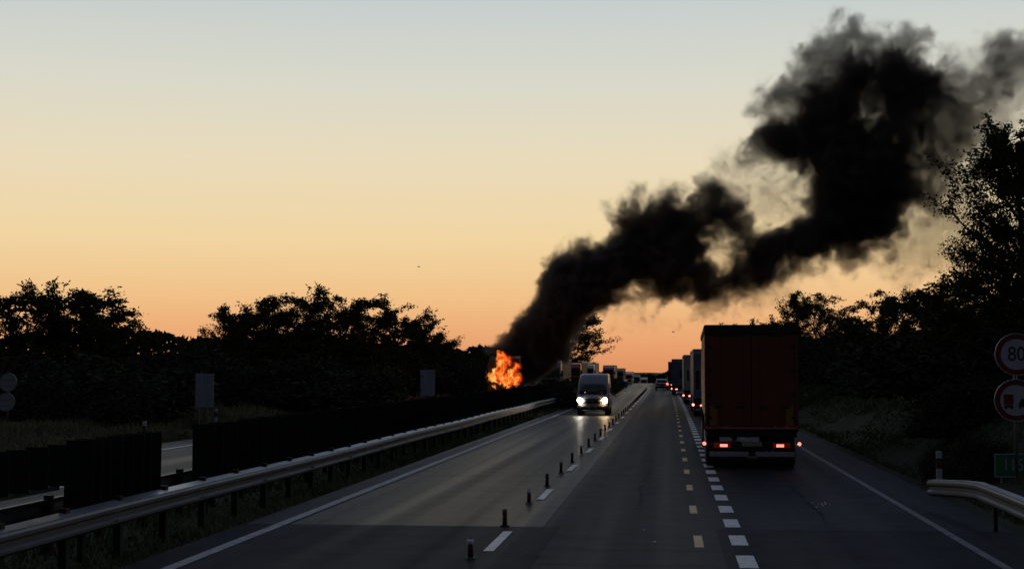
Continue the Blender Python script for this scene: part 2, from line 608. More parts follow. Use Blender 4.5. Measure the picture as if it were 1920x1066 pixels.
def disc(mb, r0, r1, y0, y1, n=40):
    """ring (r0>0) or disc in the XZ plane between y0 and y1"""
    if r0 <= 0:
        return mb.tube([(0, y0, 0), (0, y1, 0)], r1, n)
    vs, fs = [], []
    for k in range(n):
        q = 2 * math.pi * k / n
        for (r, y) in ((r0, y0), (r1, y0), (r1, y1), (r0, y1)):
            vs.append((r * math.cos(q), y, r * math.sin(q)))
    for k in range(n):
        k2 = (k + 1) % n
        for j in range(4):
            fs.append((k * 4 + j, k * 4 + (j + 1) % 4, k2 * 4 + (j + 1) % 4, k2 * 4 + j))
    return mb.add(vs, fs)


def lettering(body, size, m, parent, loc, sx=1.0):
    o = link('lettering', text_mesh(body, size, .002), parent, loc)
    o.data.materials.append(m)
    o.rotation_euler = (R(90), 0, 0)
    o.scale = (sx, 1, 1)
    return o


SY = 33.5
sp = at(1906, 750, SY)
post_z = float(gz(sp.x, SY + .1))
pl = thing('sign_post', 'grey steel post carrying the two round signs at the edge of the verge', 'sign post', (sp.x, SY + .1, post_z))
MB().tube([(0, 0, -.3), (0, 0, 3.50 - post_z)], .04, 12).build('pole', M['zinc_dull'], pl, True)
MB().tube([(0, 0, 3.50 - post_z), (0, 0, 3.52 - post_z)], [.042, .03], 12).build('cap', M['black'], pl)


def round_sign(label, p):
    t = thing('round_sign', label, 'road sign', p)
    disc(MB(), 0, .455, .0, .03).build('plate', M['sign_back'], t)
    disc(MB(), .445, .46, -.012, .034).build('rim', M['sign_white'], t)
    disc(MB(), 0, .335, -.004, .002).build('face', M['sign_white'], t)
    disc(MB(), .335, .444, -.005, .002).build('border', M['sign_red'], t)
    MB().box((0, .045, .15), (.25, .03, .04)).box((0, .045, -.15), (.25, .03, .04)).build('bracket', M['zinc_dull'], t)
    return t


s80 = round_sign('round speed limit sign reading 80, above the no overtaking sign', at(1906, 664, SY))
lettering('80', .44, M['sign_black'], s80, (0, -.007, .0), .88)
no = round_sign('round no overtaking sign with red lorry and dark car, below the 80', at(1905, 750, SY))
MB().box((-.155, -.008, .02), (.20, .006, .22)).box((-.155, -.008, -.115), (.17, .006, .03)).build('lorry_symbol', M['sign_red'], no)
mb = MB().box((-.155, -.008, -.142), (.20, .005, .02))
for sx in (-.22, -.09):
    mb.box((sx, -.008, -.16), (.045, .006, .05))
mb.build('lorry_wheels', M['sign_black'], no)
mb = MB().prism([(.06, -.14), (.06, -.05), (.085, -.03), (.11, .035), (.21, .035), (.235, -.03), (.26, -.05), (.26, -.14)], 'y', -.011, -.005)
mb.box((.085, -.008, -.155), (.035, .006, .04)).box((.235, -.008, -.155), (.035, .006, .04))
mb.build('car_symbol', M['sign_black'], no)
kp = at(1905, 872, SY + .6)
kz = float(gz(kp.x, SY + .6))
km = thing('distance_sign', 'small green sign with pale border reading 115, behind the sign post', 'distance sign', (kp.x, SY + .6, kz))
hz = kp.z - kz
MB().box((0, 0.015, hz), (.92, .02, .52)).build('plate', M['sign_green'], km, bevel=.004)
mb = MB()
for (cx, cz, dx, dz) in ((0, .25, .92, .022), (0, -.25, .92, .022), (.45, 0, .022, .478), (-.45, 0, .022, .478)):
    mb.box((cx, .003, hz + cz), (dx, .006, dz))
mb.build('border', M['sign_white'], km)
lettering('115', .36, M['sign_white'], km, (-.06, .001, hz), .85)
for sx in (-.3, .3):
    MB().tube([(sx, .05, -.3), (sx, .05, hz + .2)], .025, 8).build('leg', M['zinc_dull'], km)


def delineator(label, x, y, mirror=False, s=1.0):
    t = thing('delineator_post', label, 'delineator post', (x, y, float(gz(x, y)) - .02))
    MB().prism([(-.06, -.05), (.06, -.05), (.06, .03), (.0, .06), (-.06, .03)], 'z', -.1, .62 * s).build('post', M['sign_white'], t)
    MB().prism([(-.061, -.051), (.061, -.051), (.061, .031), (.0, .061), (-.061, .031)], 'z', .62 * s, .85 * s).build('black_band', M['sign_black'], t)
    MB().prism([(-.06, -.05), (.06, -.05), (.06, .03), (.0, .06), (-.06, .03)], 'z', .85 * s, 1.0 * s).build('top', M['sign_white'], t)
    MB().box((0, -.056, .74 * s), (.05, .008, .13)).build('reflector', M['sign_red'], t)
    return t


delineator('white verge delineator with black band and red reflector, beside the bent guardrail end', 5.85, 33.7, s=.98)
p = at(271, 800, 50)
delineator('white delineator with black band across the opposite road, above the nearer screen', p.x, 50, s=1.0)
p = at(405, 768, 66)
delineator('white delineator across the opposite road, by the foot of the tall blank board', p.x, 66)
p = at(528, 750, 92)
delineator('small white delineator at the verge, right of the tall blank board', p.x, 92)


def back_sign(label, px, y0p, y1p, Y, wpx):
    a, b = at(px, y0p, Y), at(px, y1p, Y)
    w = wpx * Y / FPX
    z0 = float(gz(a.x, Y))
    t = thing('sign_board', label, 'sign board', (a.x, Y, z0))
    MB().box((0, 0, (a.z + b.z) / 2 - z0), (w, .03, a.z - b.z)).build('plate', M['sign_back'], t, bevel=.006)
    for sx in (-.30, .16):
        MB().tube([(sx * w, .05, -.3), (sx * w, .05, a.z - z0 - .05)], .035, 8).build('leg', M['zinc_dull'], t)
    MB().box((.16 * w, -.02, (a.z + b.z) / 2 - z0), (.05, .012, a.z - b.z - .04)).build('rib', M['sign_back'], t)
    return t


back_sign('tall grey back of a sign board standing on the left verge, nearer of two', 384, 700, 763, 64, 36)
back_sign('grey back of a sign board far along the left verge, towards the fire', 802, 693, 742, 108, 28)
Y = 56
a = at(15, 716, Y)
z0 = float(gz(a.x, Y))
t = thing('sign_post', 'grey steel post with two sign backs at the left edge of the view', 'sign post', (a.x, Y, z0))
MB().tube([(0, 0, -.3), (0, 0, a.z - z0 + .3)], .04, 10).build('pole', M['zinc_dull'], t, True)
for pyc, lab in ((716, 'grey back of a round sign, the upper on the post at the left edge'), (753, 'grey back of a round sign, the lower on the post at the left edge')):
    q = at(15 if pyc < 730 else 11, pyc, Y - .07)
    r = thing('round_sign', lab, 'road sign', q)
    disc(MB(), 0, .36, .0, .025).build('plate', M['sign_back'], r)
    disc(MB(), .345, .365, -.02, .027).build('rim', M['zinc_dull'], r)
    MB().box((0, -.012, .12), (.45, .02, .045)).build('bracket', M['sign_back'], r)
    MB().box((0, -.012, -.12), (.45, .02, .045)).build('bracket', M['sign_back'], r)


# ------------------------------------------------------------------ vehicles
def wheel(parent, x, y, r, w, detail=True):
    n = 24 if detail else 14
    s = 1 if x > 0 else -1
    t = MB().tube([(x - s * w / 2, y, r), (x - s * w * .42, y, r), (x + s * w * .42, y, r), (x + s * w / 2, y, r)], [r * .93, r, r, r * .93], n).build('wheel', M['rubber'], parent)
    MB().tube([(x + s * w * .48, y, r), (x + s * (w * .5 + .015), y, r)], [r * .58, r * .5], n).build('rim', M['zinc_dull'], t)
    return t


def lorry(label, x, y, rz=0, box='red_tarp', door='red_door', cab='white', lamps='tail', full=True, lit=True, front_lit=True, L=13.6, zoff=0.0,
          group='lorries queueing in the slow lane', side=None, name='lorry', glass='glass'):
    """origin on the ground under the rear edge; drives towards +Y"""
    t = thing(name, label, 'lorry', (x, y, float(dip(y)) + zoff), rz, group)
    zf, zt, hw = 1.16, 3.93, 1.265
    side = side or box
    mb = MB().box((0, L / 2 + .06, (zf + zt) / 2 + .02), (2 * hw - .10, L - .1, zt - zf - .08))
    mb.build('cargo_box', M[box], t)
    for s in (-1, 1):                                            # curtain sides, slightly wavy, with straps and rails
        nseg = int(L / .55)
        vs, fs = [], []
        for i in range(nseg + 1):
            yy = .14 + (L - .28) * i / nseg
            for (zz, o_) in ((zf + .02, 0), (zf + .6, .012), (zf + 1.6, .02), (zt - .17, 0)):
                vs.append((s * (hw - .035 + o_ * math.sin(i * 2.2 + s) + .008), yy, zz))
        for i in range(nseg):
            for j in range(3):
                fs.append((i * 4 + j, i * 4 + j + 1, (i + 1) * 4 + j + 1, (i + 1) * 4 + j))
        MB().add(vs, fs).build('side_curtain', M[side], t, True)
        MB().box((s * (hw - .02), L / 2, zt - .08), (.06, L, .16)).build('roof_rail', M['roof_cover'] if box == 'red_tarp' else M['bumper_grey'], t)
        MB().box((s * (hw - .02), L / 2, zf - .06), (.06, L, .12)).build('side_rail', M['chassis'], t)
        if full:
            mb = MB()
            for i in range(20):
                mb.box((s * (hw + .012), .4 + i * (L - .8) / 19, zf + .1), (.012, .05, .38))
            mb.build('straps', M['chassis'], t)['kind'] = 'stuff'
    MB().box((0, L / 2, zt + .005), (2 * hw - .02, L - .02, .03)).build('roof', M['roof_cover'] if box == 'red_tarp' else M['bumper_grey'], t)
    # rear end
    MB().box((0, .035, zt - .14), (2 * hw, .09, .28)).build('rear_header', M['roof_cover'] if box == 'red_tarp' else M['bumper_grey'], t, bevel=.01)
    for s in (-1, 1):
        MB().box((s * (hw - .045), .03, (zf + zt) / 2 - .13), (.09, .08, zt - zf - .28)).build('corner_post', M[door], t, bevel=.006)
        d = MB().box((s * .588, .025, (zf + zt) / 2 - .13), (1.15, .05, zt - zf - .30)).build('rear_door', M[door], t, bevel=.006)
        if full:
            for bx in (.22, .80):
                MB().tube([(s * bx, -.022, zf + .02), (s * bx, -.022, zt - .32)], .014, 6).build('locking_bar', M[door], d)
                MB().box((s * bx + s * .1, -.035, zf + .55), (.24, .02, .035)).build('handle', M['black'], d)
            mb = MB()
            for q in range(4):
                mb.box((s * 1.13, -.01, zf + .25 + q * .65), (.12, .03, .07))
            mb.build('hinge', M['black'], d)
            MB().box((s * (hw - .24), -.012, zf + .30), (.20, .012, .56)).build('warning_plate', M['ochre'], d)
    MB().box((0, .0, zf - .03), (2 * hw - .02, .14, .055)).build('rear_sill', M['sill_red'] if box == 'red_tarp' else M['bumper_grey'], t, bevel=.006)
    MB().box((0, .10, zf - .17), (2 * hw - .1, .1, .22)).build('rear_beam', M['black'], t)
    MB().box((0, .07, .66), (2.2, .06, .20)).build('lamp_bar', M['black'], t, bevel=.008)
    if full:
        for s in (-1, 1):
            MB().box((s * .62, -.02, .42), (1.05, .10, .13)).build('bumper', M['bumper_grey'], t, bevel=.015)
            MB().box((s * .48, .14, .75), (.09, .14, .60)).build('bumper_bracket', M['chassis'], t)
            MB().box((s * 1.0, .5, .33), (.40, .02, .42)).build('mud_flap', M['rubber'], t)
        MB().box((0, -.005, .34), (.34, .03, .08)).build('spare_wheel_bracket', M['zinc_dull'], t)
    else:
        MB().box((0, -.02, .42), (2.3, .10, .13)).build('bumper', M['bumper_grey'], t)
    lm = M[lamps] if lit else M['tail_dim']
    for s in (-1, 1):
        tl = MB().box((s * .80, .02, .66), (.46, .06, .14)).build('tail_lamp', M['tail_dim'], t, bevel=.012)
        MB().box((s * .76, -.014, .655), (.20 if full else .24, .02, .07 if full else .11)).build('lens', lm, tl, bevel=.006)
        MB().box((s * 1.24, .12, .72), (.1, .05, .05)).build('lamp_arm', M['rubber'], t)
        MB().tube([(s * 1.285, .07, .70), (s * 1.285, .15, .70)], .05 if full else .08, 10).build('marker_lamp', lm, t)
    MB().box((0, .03, .70), (.54, .02, .13)).build('licence_plate', M['plate'], t)
    # running gear
    for s in (-1, 1):
        MB().box((s * .45, L / 2 - .4, .93), (.12, L - 1.6, .28)).build('chassis_rail', M['chassis'], t)
        for yy in (1.6, 2.9, 4.2):
            wheel(t, s * 1.04, yy, .5, .38, full)
        MB().box((s * 1.2, 7.2, .72), (.03, 3.6, .55)).build('side_guard', M['bumper_grey'], t)
    # tractor
    y0 = L + .55
    prof = [(y0, .95), (y0, 3.35), (y0 + .5, 3.72), (y0 + 1.75, 3.62), (y0 + 2.18, 3.0), (y0 + 2.30, 1.95), (y0 + 2.30, .62), (y0 + 1.9, .45), (y0 + .9, .45), (y0 + .8, .95)]
    cabo = MB().prism([(a, b) for a, b in prof], 'x', -1.22, 1.22).build('cab', M[cab], t, bevel=.06)
    vs = [(-1.08, y0 + 2.318, 1.98), (1.08, y0 + 2.318, 1.98), (1.02, y0 + 2.212, 2.94), (-1.02, y0 + 2.212, 2.94)]
    vs2 = [(a, b - .05, c) for a, b, c in vs]
    MB().add(vs + vs2, [(0, 1, 2, 3), (7, 6, 5, 4), (0, 4, 5, 1), (1, 5, 6, 2), (2, 6, 7, 3), (3, 7, 4, 0)]).build('windscreen', M[glass], cabo)
    MB().box((0, y0 + 2.34, 3.03), (2.1, .26, .05)).build('sun_visor', M['black'], cabo)
    MB().box((0, y0 + 2.31, 1.42), (1.7, .05, .72)).build('grille', M['black'], cabo)
    MB().box((0, y0 + 2.31, .62), (2.42, .12, .42)).build('front_bumper', M[cab], cabo, bevel=.03)
    for s in (-1, 1):
        MB().box((s * .95, y0 + 2.37, .66), (.36, .05, .2)).build('headlight', M['head'] if front_lit else M['bumper_grey'], t, bevel=.02)
        MB().box((s * 1.225, y0 + 1.45, 2.35), (.02, .95, .75)).build('side_window', M[glass], cabo)
        MB().box((s * 1.38, y0 + 2.2, 2.35), (.16, .12, .75)).build('mirror', M['black'], cabo, bevel=.03)
        MB().box((s * .42, L - .5 + 1.0, .75), (.14, 5.4, .25)).build('tractor_rail', M['chassis'], t)
        wheel(t, s * 1.06, y0 + 1.35, .52, .34, full)
        wheel(t, s * 1.0, L - 1.7, .52, .5, full)
    return t


lorry('red box lorry just ahead in the slow lane with ochre plates on its rear doors', 2.21, 41.4, -.013, front_lit=False)
lorry('blue grey lorry with pale side curtains, partly hidden just ahead of the red lorry', 2.62, 88, box='blue_grey', door='blue_grey', side='pale_tarp',  # light falling on the side is put into the paler curtain colour
      lamps='tail_far', full=False, front_lit=False)
lorry('pale lorry of the queue, squeezed between the blue grey lorry and the far grey one', 2.35, 121, box='pale_tarp', door='pale_tarp', lamps='tail_far', full=False, front_lit=False)
lorry('dark grey lorry farther up the queue, its whole left edge against the sky', 1.45, 165, box='blue_grey', door='blue_grey', lamps='tail_far', full=False, front_lit=False)
lorry('farthest lorry of the queue, a dark sliver beside the white car', 1.0, 215, box='roof_cover', door='roof_cover', lamps='tail_far', full=False, front_lit=False)

G2 = 'lorries held up behind the fire on the opposite carriageway'
OL = 13.6 + 2.85


def oncoming(label, px, Y, **k):
    a = at(px, 700, Y)
    return lorry(label, a.x, Y + OL, math.pi, full=False, group=G2, lit=False, **k)


oncoming('dark lorry with lit headlights close behind the burning one', 1030, 158, box='roof_cover', door='roof_cover', cab='cab_grey')
oncoming('lorry with red cab and dark box waiting under the big tree', 1072, 205, box='roof_cover', door='roof_cover', cab='cab_red', front_lit=False)
oncoming('white cab lorry with grey box beside the red cab one', 1100, 245, box='blue_grey', door='blue_grey', cab='white', front_lit=False)
oncoming('tall dark lorry right of the oncoming van roof', 1141, 318, box='blue_grey', door='blue_grey', cab='cab_grey', front_lit=False)
oncoming('dark boxy lorry, second in the far row right of the van', 1160, 375, box='roof_cover', door='roof_cover', cab='cab_grey', front_lit=False)
oncoming('pale lorry in the far row, low behind the crest', 1178, 440, box='pale_tarp', door='pale_tarp', cab='white', front_lit=False)
oncoming('grey lorry farther in the row behind the crest', 1192, 500, box='blue_grey', door='blue_grey', cab='cab_grey', front_lit=False)
oncoming('last pale lorry of the far row near the vanishing point', 1207, 580, box='pale_tarp', door='pale_tarp', cab='white', front_lit=False)

FX = at(941, 700, 125).x
burning = lorry('burning lorry with charred cab in flames behind the glare screen', FX, 125 + OL, math.pi, box='char', door='char', cab='char', full=False,
                lit=False, front_lit=False, group=None, name='burning_lorry', glass='char')
MB().box((0, 13.66, 2.5), (2.6, .05, 2.8)).build('front_wall', M['cab_grey'], burning)


def van(x, y):
    """high-roofed panel van facing the camera; origin on the ground under its nose; its length runs to +Y"""
    t = thing('van', 'white high-roofed van with bright headlights driving towards us in the left lane', 'van', (x, y, 0))
    prof = [(0.0, .42), (-.02, .62), (.0, .92), (.10, 1.08), (.62, 1.24), (.72, 1.28), (1.18, 1.92), (1.34, 2.08), (1.72, 2.40), (2.1, 2.50), (5.6, 2.50), (5.75, 2.35),
            (5.8, .5), (5.7, .38), (.2, .32)]

    def hw(z, yy):
        w = .985 - .17 * max(0, (z - 1.1) / 1.4) ** 1.4
        if yy < .5:
            w -= .10 * (1 - max(yy, 0) / .5) ** 2
        return w
    fr = [-1, -.94, -.8, -.4, 0, .4, .8, .94, 1]
    n = len(prof)
    vs, fs = [], []
    for f in fr:
        e = .05 * abs(f) ** 6
        for (yy, z) in prof:
            cy, cz = 2.8, 1.4
            k = 1 - .035 * (abs(f) ** 8)
            vs.append((f * hw(z, yy), cy + (yy - cy) * k + (.09 * f * f if yy < 1.8 else 0), cz + (z - cz) * (1 - .05 * abs(f) ** 8)))
    for i in range(len(fr) - 1):
        for k in range(n):
            k2 = (k + 1) % n
            fs.append((i * n + k, i * n + k2, (i + 1) * n + k2, (i + 1) * n + k))
    fs += [tuple(range(n)), tuple((len(fr) - 1) * n + k for k in range(n))]
    MB().add(vs, fs).build('body', M['silver'], t, True)

    def slab(name, pts, m, par=t, th=.03, off=-.02):
        """a pane curved like the nose, following (y,z) points and half widths"""
        vs, fs = [], []
        cols = [-1, -.6, 0, .6, 1]
        for d in (0, th):
            for (yy, z, w) in pts:
                for c in cols:
                    vs.append((c * w, yy + .09 * c * c * (w / .95) ** 2 + off + d, z))
        m_ = len(pts) * 5
        for i in range(len(pts) - 1):
            for j in range(4):
                a = i * 5 + j
                fs.append((a, a + 1, a + 6, a + 5))
                fs.append((m_ + a, m_ + a + 5, m_ + a + 6, m_ + a + 1))
        for i in range(len(pts) - 1):
            fs.append((i * 5, i * 5 + 5, m_ + i * 5 + 5, m_ + i * 5))
            fs.append((i * 5 + 4, m_ + i * 5 + 4, m_ + i * 5 + 9, i * 5 + 9))
        for j in range(4):
            fs.append((j, m_ + j, m_ + j + 1, j + 1))
            a = (len(pts) - 1) * 5 + j
            fs.append((a, a + 1, m_ + a + 1, m_ + a))
        return MB().add(vs, fs).build(name, m, par, True)
    ws = slab('windscreen', [(.74, 1.30, .84), (.96, 1.61, .83), (1.16, 1.89, .78)], M['glass'], off=-.03)
    slab('hood_trim', [(.66, 1.255, .8), (.74, 1.29, .82)], M['black'], off=-.035)
    slab('grille', [(-.02, .74, .50), (.0, .92, .56), (.05, 1.02, .5)], M['black'], off=-.03)
    b = slab('bumper', [(.03, .26, .84), (-.05, .34, .88), (-.06, .52, .88), (-.01, .60, .88)], M['black'], off=-.035)
    slab('lower_lip', [(-.04, .28, .62), (-.055, .335, .62)], M['bumper_grey'], off=-.05)
    MB().box((0, -.075, .50), (.52, .02, .11)).build('licence_plate', M['plate'], t)
    MB().box((0, -.055, .86), (.16, .02, .16)).build('badge', M['zinc'], t, bevel=.02)
    for s, hm in ((-1, 'head'), (1, 'head_warm')):
        hl = MB().prism([(s * .56, .76), (s * .86, .80), (s * .90, 1.06), (s * .74, 1.08), (s * .60, .98)], 'y', -.0, .3).build('headlight', M['zinc'], t)
        MB().tube([(s * .75, -.05, .91), (s * .75, .02, .91)], [.15, .15], 16).build('bulb', M[hm], hl)
        MB().tube([(s * .74, -.085, .46), (s * .74, -.03, .46)], .05, 10).build('fog_lamp', M['zinc_dull'], t)
        MB().box((s * 1.12, 1.15, 1.48), (.20, .10, .34)).build('mirror', M['black'], t, bevel=.03)
        MB().box((s * 1.02, 1.17, 1.40), (.12, .05, .05)).build('mirror_arm', M['black'], t)
        MB().add([(s * .955, 1.25, 1.35), (s * .955, 2.2, 1.35), (s * .91, 2.2, 1.9), (s * .915, 1.55, 1.9)], [(0, 1, 2, 3)]).build('side_window', M['glass'], t)
        for yy in (.95, 4.6):
            wheel(t, s * .84, yy, .35, .24, True)
    return t


van(-4.65, 90)


def car(x, y):
    t = thing('car', 'white estate car seen from behind, far ahead in the middle lane', 'car', (x, y, 0))
    prof = [(0, .32), (-.03, .55), (.0, .9), (.12, 1.02), (.42, 1.46), (.75, 1.53), (1.9, 1.52), (2.7, 1.05), (3.9, .92), (4.2, .7), (4.2, .35), (3.9, .25), (.3, .25)]
    fr = [-1, -.9, -.6, 0, .6, .9, 1]
    n = len(prof)
    vs, fs = [], []
    for f in fr:
        for (yy, z) in prof:
            w = .89 - .2 * max(0, (z - .95) / .6)
            vs.append((f * w, yy + (.06 * f * f if yy < .6 else 0), z - .04 * abs(f) ** 6 * (z > .9)))
    for i in range(len(fr) - 1):
        for k in range(n):
            k2 = (k + 1) % n
            fs.append((i * n + k, i * n + k2, (i + 1) * n + k2, (i + 1) * n + k))
    fs += [tuple(range(n)), tuple((len(fr) - 1) * n + k for k in range(n))]
    MB().add(vs, fs).build('body', M['white'], t, True)
    MB().add([(-.70, .12, 1.03), (.70, .12, 1.03), (.60, .37, 1.42), (-.60, .37, 1.42), (-.70, .20, 1.03), (.70, .20, 1.03), (.60, .45, 1.42), (-.60, .45, 1.42)],
             [(0, 1, 2, 3), (7, 6, 5, 4), (0, 4, 5, 1), (1, 5, 6, 2), (2, 6, 7, 3), (3, 7, 4, 0)]).build('rear_window', M['glass'], t)
    MB().box((0, .0, .80), (1.3, .05, .22)).build('tailgate', M['black'], t)
    MB().box((0, -.04, .45), (1.66, .12, .26)).build('bumper', M['black'], t, bevel=.03)
    MB().box((0, -.06, .64), (.5, .02, .11)).build('licence_plate', M['plate'], t)
    MB().box((0, -.085, .36), (1.2, .03, .07)).build('lower_lip', M['bumper_grey'], t)
    for s in (-1, 1):
        MB().box((s * .74, .01, .88), (.26, .12, .2)).build('tail_lamp', M['tail'] if s > 0 else M['tail_dim'], t, bevel=.02)
        for yy in (.85, 3.4):
            wheel(t, s * .76, yy, .31, .2, False)
    return t


car(-1.12, 204)

for px, py, Y, lab in ((785, 500, 190, 'tiny dark bird in the open sky left of the smoke'), (1262, 622, 190, 'tiny dark bird low in the sky under the smoke plume')):
    t = thing('bird', lab, 'bird', at(px, py, Y))
    MB().tube([(-.16, 0, 0), (-.05, 0, .01), (.1, 0, .01), (.2, 0, .0)], [.015, .05, .055, .01], 8).build('body', M['bird'], t, True)
    for s in (-1, 1):
        MB().add([(-.08, 0, .02), (.08, 0, .02), (.02, s * .22, .10), (-.06, s * .36, .06)], [(0, 1, 2, 3)]).build('wing', M['bird'], t)


# ------------------------------------------------------------------ trees
def leaf_quads(P, size, r, flat=.6):
    """rhombic leaves at points P (n,3) -> verts (4n,3)"""
    n = len(P)
    a = r.normal(size=(n, 3))
    a[:, 2] *= flat
    a /= np.linalg.norm(a, axis=1)[:, None] + 1e-9
    b = np.cross(a, r.normal(size=(n, 3)))
    b /= np.linalg.norm(b, axis=1)[:, None] + 1e-9
    L = (size * r.uniform(.6, 1.4, n))[:, None]
    W = L * r.uniform(.35, .6, n)[:, None]
    V = np.stack([P - a * L * .5, P + b * W * .5, P + a * L * .5, P - b * W * .5], 1)
    return V.reshape(-1, 3)


def quads_mesh(name, V, m):
    n = len(V) // 4
    me = bpy.data.meshes.new(name)
    me.vertices.add(4 * n)
    me.vertices.foreach_set('co', V.astype(np.float32).ravel())
    me.loops.add(4 * n)
    me.loops.foreach_set('vertex_index', np.arange(4 * n, dtype=np.int32))
    me.polygons.add(n)
    me.polygons.foreach_set('loop_start', np.arange(0, 4 * n, 4, dtype=np.int32))
    me.update(calc_edges=True)
    me.materials.append(m)
    return me


def tree_data(seed, Ht, Rd, base, leaf, nlimb, nleaf, topw=.55, spread=.5, sprig=6, m='leaf', low=0.0):
    """tapered trunk with limbs and twigs, and leaf sprays along the twigs"""
    r = np.random.default_rng(seed)
    mb = MB()
    tr = []
    p = np.array([0, 0, -.3])
    for i in range(7):
        tr.append(p.copy())
        p = p + np.array([r.normal(0, .035 * Ht * .4), r.normal(0, .035 * Ht * .4), (Ht * .80 + .3) / 6])
    r0 = Ht * .022
    mb.tube(tr, [r0 * (1 - .13 * i) for i in range(7)], 7)
    tr = np.array(tr)
    tips = []

    def trunk_at(z):
        i = np.clip(np.searchsorted(tr[:, 2], z) - 1, 0, 5)
        f = (z - tr[i, 2]) / (tr[i + 1, 2] - tr[i, 2])
        return tr[i] * (1 - f) + tr[i + 1] * f
    for k in range(nlimb):
        h = (k + r.uniform(.1, .9)) / nlimb
        z0 = Ht * (base + (.80 - base) * h)
        a0 = trunk_at(z0)
        az = k * 2.4 + r.uniform(-.6, .6)
        prof = math.sin(math.pi * (.18 + .62 * h)) ** .8 if low == 0 else (1 - .62 * h ** 1.3)
        ln = Rd * prof * r.uniform(.7, 1.15)
        rise = ln * r.uniform(.25, .9) * (.5 + h)
        if h > .85:
            rise = max(rise, Ht - z0 - r.uniform(0, .12) * Ht)
        dirv = np.array([math.cos(az), math.sin(az), 0])
        pts = []
        for q in np.linspace(0, 1, 5):
            pts.append(a0 + dirv * ln * q + np.array([0, 0, rise * q ** .8]) + r.normal(0, .04 * ln, 3) * q)
        mb.tube(pts, [r0 * .42 * (1 - .8 * q) * (1 - .4 * h) + .008 for q in np.linspace(0, 1, 5)], 5, False)
        for s_ in range(6):
            q = r.uniform(.25, 1)
            b0 = pts[0] + (pts[-1] - pts[0]) * q
            tv = dirv * r.uniform(-.2, 1) + r.normal(0, .6, 3) + np.array([0, 0, .5])
            tv /= np.linalg.norm(tv)
            l2 = ln * r.uniform(.25, .55)
            e = b0 + tv * l2
            e[2] = min(e[2], Ht)
            mb.tube([b0, (b0 + e) / 2 + r.normal(0, .03 * l2, 3), e], [r0 * .13 + .006, r0 * .09 + .004, .004], 4, False)
            tips.append((b0, e))
    for s_ in range(sprig):                                   # thin shoots over the top
        az = r.uniform(0, 6.28)
        b0 = trunk_at(Ht * .7) + np.array([math.cos(az), math.sin(az), 0]) * Rd * topw * r.uniform(0, .8)
        e = b0 + np.array([math.cos(az) * .12 * Ht, math.sin(az) * .12 * Ht, Ht * r.uniform(.10, .20)])
        mb.tube([b0, e], [.02, .006], 4, False)
        tips.append((b0, e))
    ni = len(tips)
    idx = r.integers(0, ni, nleaf)
    q = r.uniform(.15, 1.08, nleaf)
    B0 = np.array([t_[0] for t_ in tips])
    E0 = np.array([t_[1] for t_ in tips])
    P = B0[idx] + (E0[idx] - B0[idx]) * q[:, None]
    cl = r.normal(0, 1, (ni * 5, 3)) * np.array([1, 1, .55]) * (spread * .8)
    P = P + cl[idx * 5 + r.integers(0, 5, nleaf)] * r.uniform(.3, 1.0, nleaf)[:, None] + r.normal(0, 1, (nleaf, 3)) * np.array([1, 1, .6]) * spread * .28
    P[:, 2] = np.maximum(P[:, 2], .15)
    V = leaf_quads(P, leaf, r)
    crown = quads_mesh('crown', V, M[m])
    me = bpy.data.meshes.new('trunk')
    me.from_pydata(mb.v, [], mb.f)
    me.materials.append(M['bark'])
    return me, crown, float(V[:, 2].max()), float(np.percentile(np.hypot(V[:, 0], V[:, 1]), 97))


def bush_data(seed, hh, rr, leaf, nleaf, m='leaf2'):
    r = np.random.default_rng(seed)
    nc = 46
    c = r.normal(size=(nc, 3))
    c /= np.linalg.norm(c, axis=1)[:, None]
    c[:, 2] = np.abs(c[:, 2])
    c *= (r.uniform(.35, 1.0, nc) ** .6)[:, None]
    c *= np.array([rr, rr, hh * .86])
    c[:, 2] += .05 * hh
    i = r.integers(0, nc, nleaf)
    P = c[i] + r.normal(0, 1, (nleaf, 3)) * np.array([rr * .17, rr * .17, hh * .10])
    P[:, 2] = np.abs(P[:, 2])
    V = leaf_quads(P, leaf, r)
    mb = MB()
    for k in range(7):
        e = c[k]
        mb.tube([(r.normal(0, .1), r.normal(0, .1), -.2), tuple(e * np.array([.5, .5, .55])), tuple(e)], [.05, .03, .01], 5, False)
    me = bpy.data.meshes.new('stem')
    me.from_pydata(mb.v, [], mb.f)
    me.materials.append(M['bark'])
    return me, quads_mesh('foliage', V, M[m]), float(V[:, 2].max()), rr


T = {
    'round': tree_data(1, 9, 3.6, .22, .25, 17, 12500, spread=.46, low=1),
    'layer': tree_data(2, 9, 4.4, .25, .28, 16, 10500, spread=.46, topw=.7),
    'shoots': tree_data(3, 9, 3.0, .2, .22, 14, 13000, spread=.45, sprig=16, low=1),
    'loose': tree_data(4, 9, 3.4, .25, .24, 13, 9000, spread=.5, sprig=8),
    'broad': tree_data(5, 12, 7.5, .22, .40, 17, 12000, spread=.85, topw=.8),
    'tall': tree_data(6, 14, 5.0, .10, .19, 30, 52000, spread=.55, sprig=30, topw=.8, low=1),
    'tall2': tree_data(8, 13, 4.6, .10, .19, 24, 36000, spread=.5, sprig=18, topw=.8, low=1),
}
B = [bush_data(21, 2.6, 1.9, .24, 4200), bush_data(22, 2.2, 2.4, .24, 4200), bush_data(23, 3.0, 1.7, .22, 4200)]


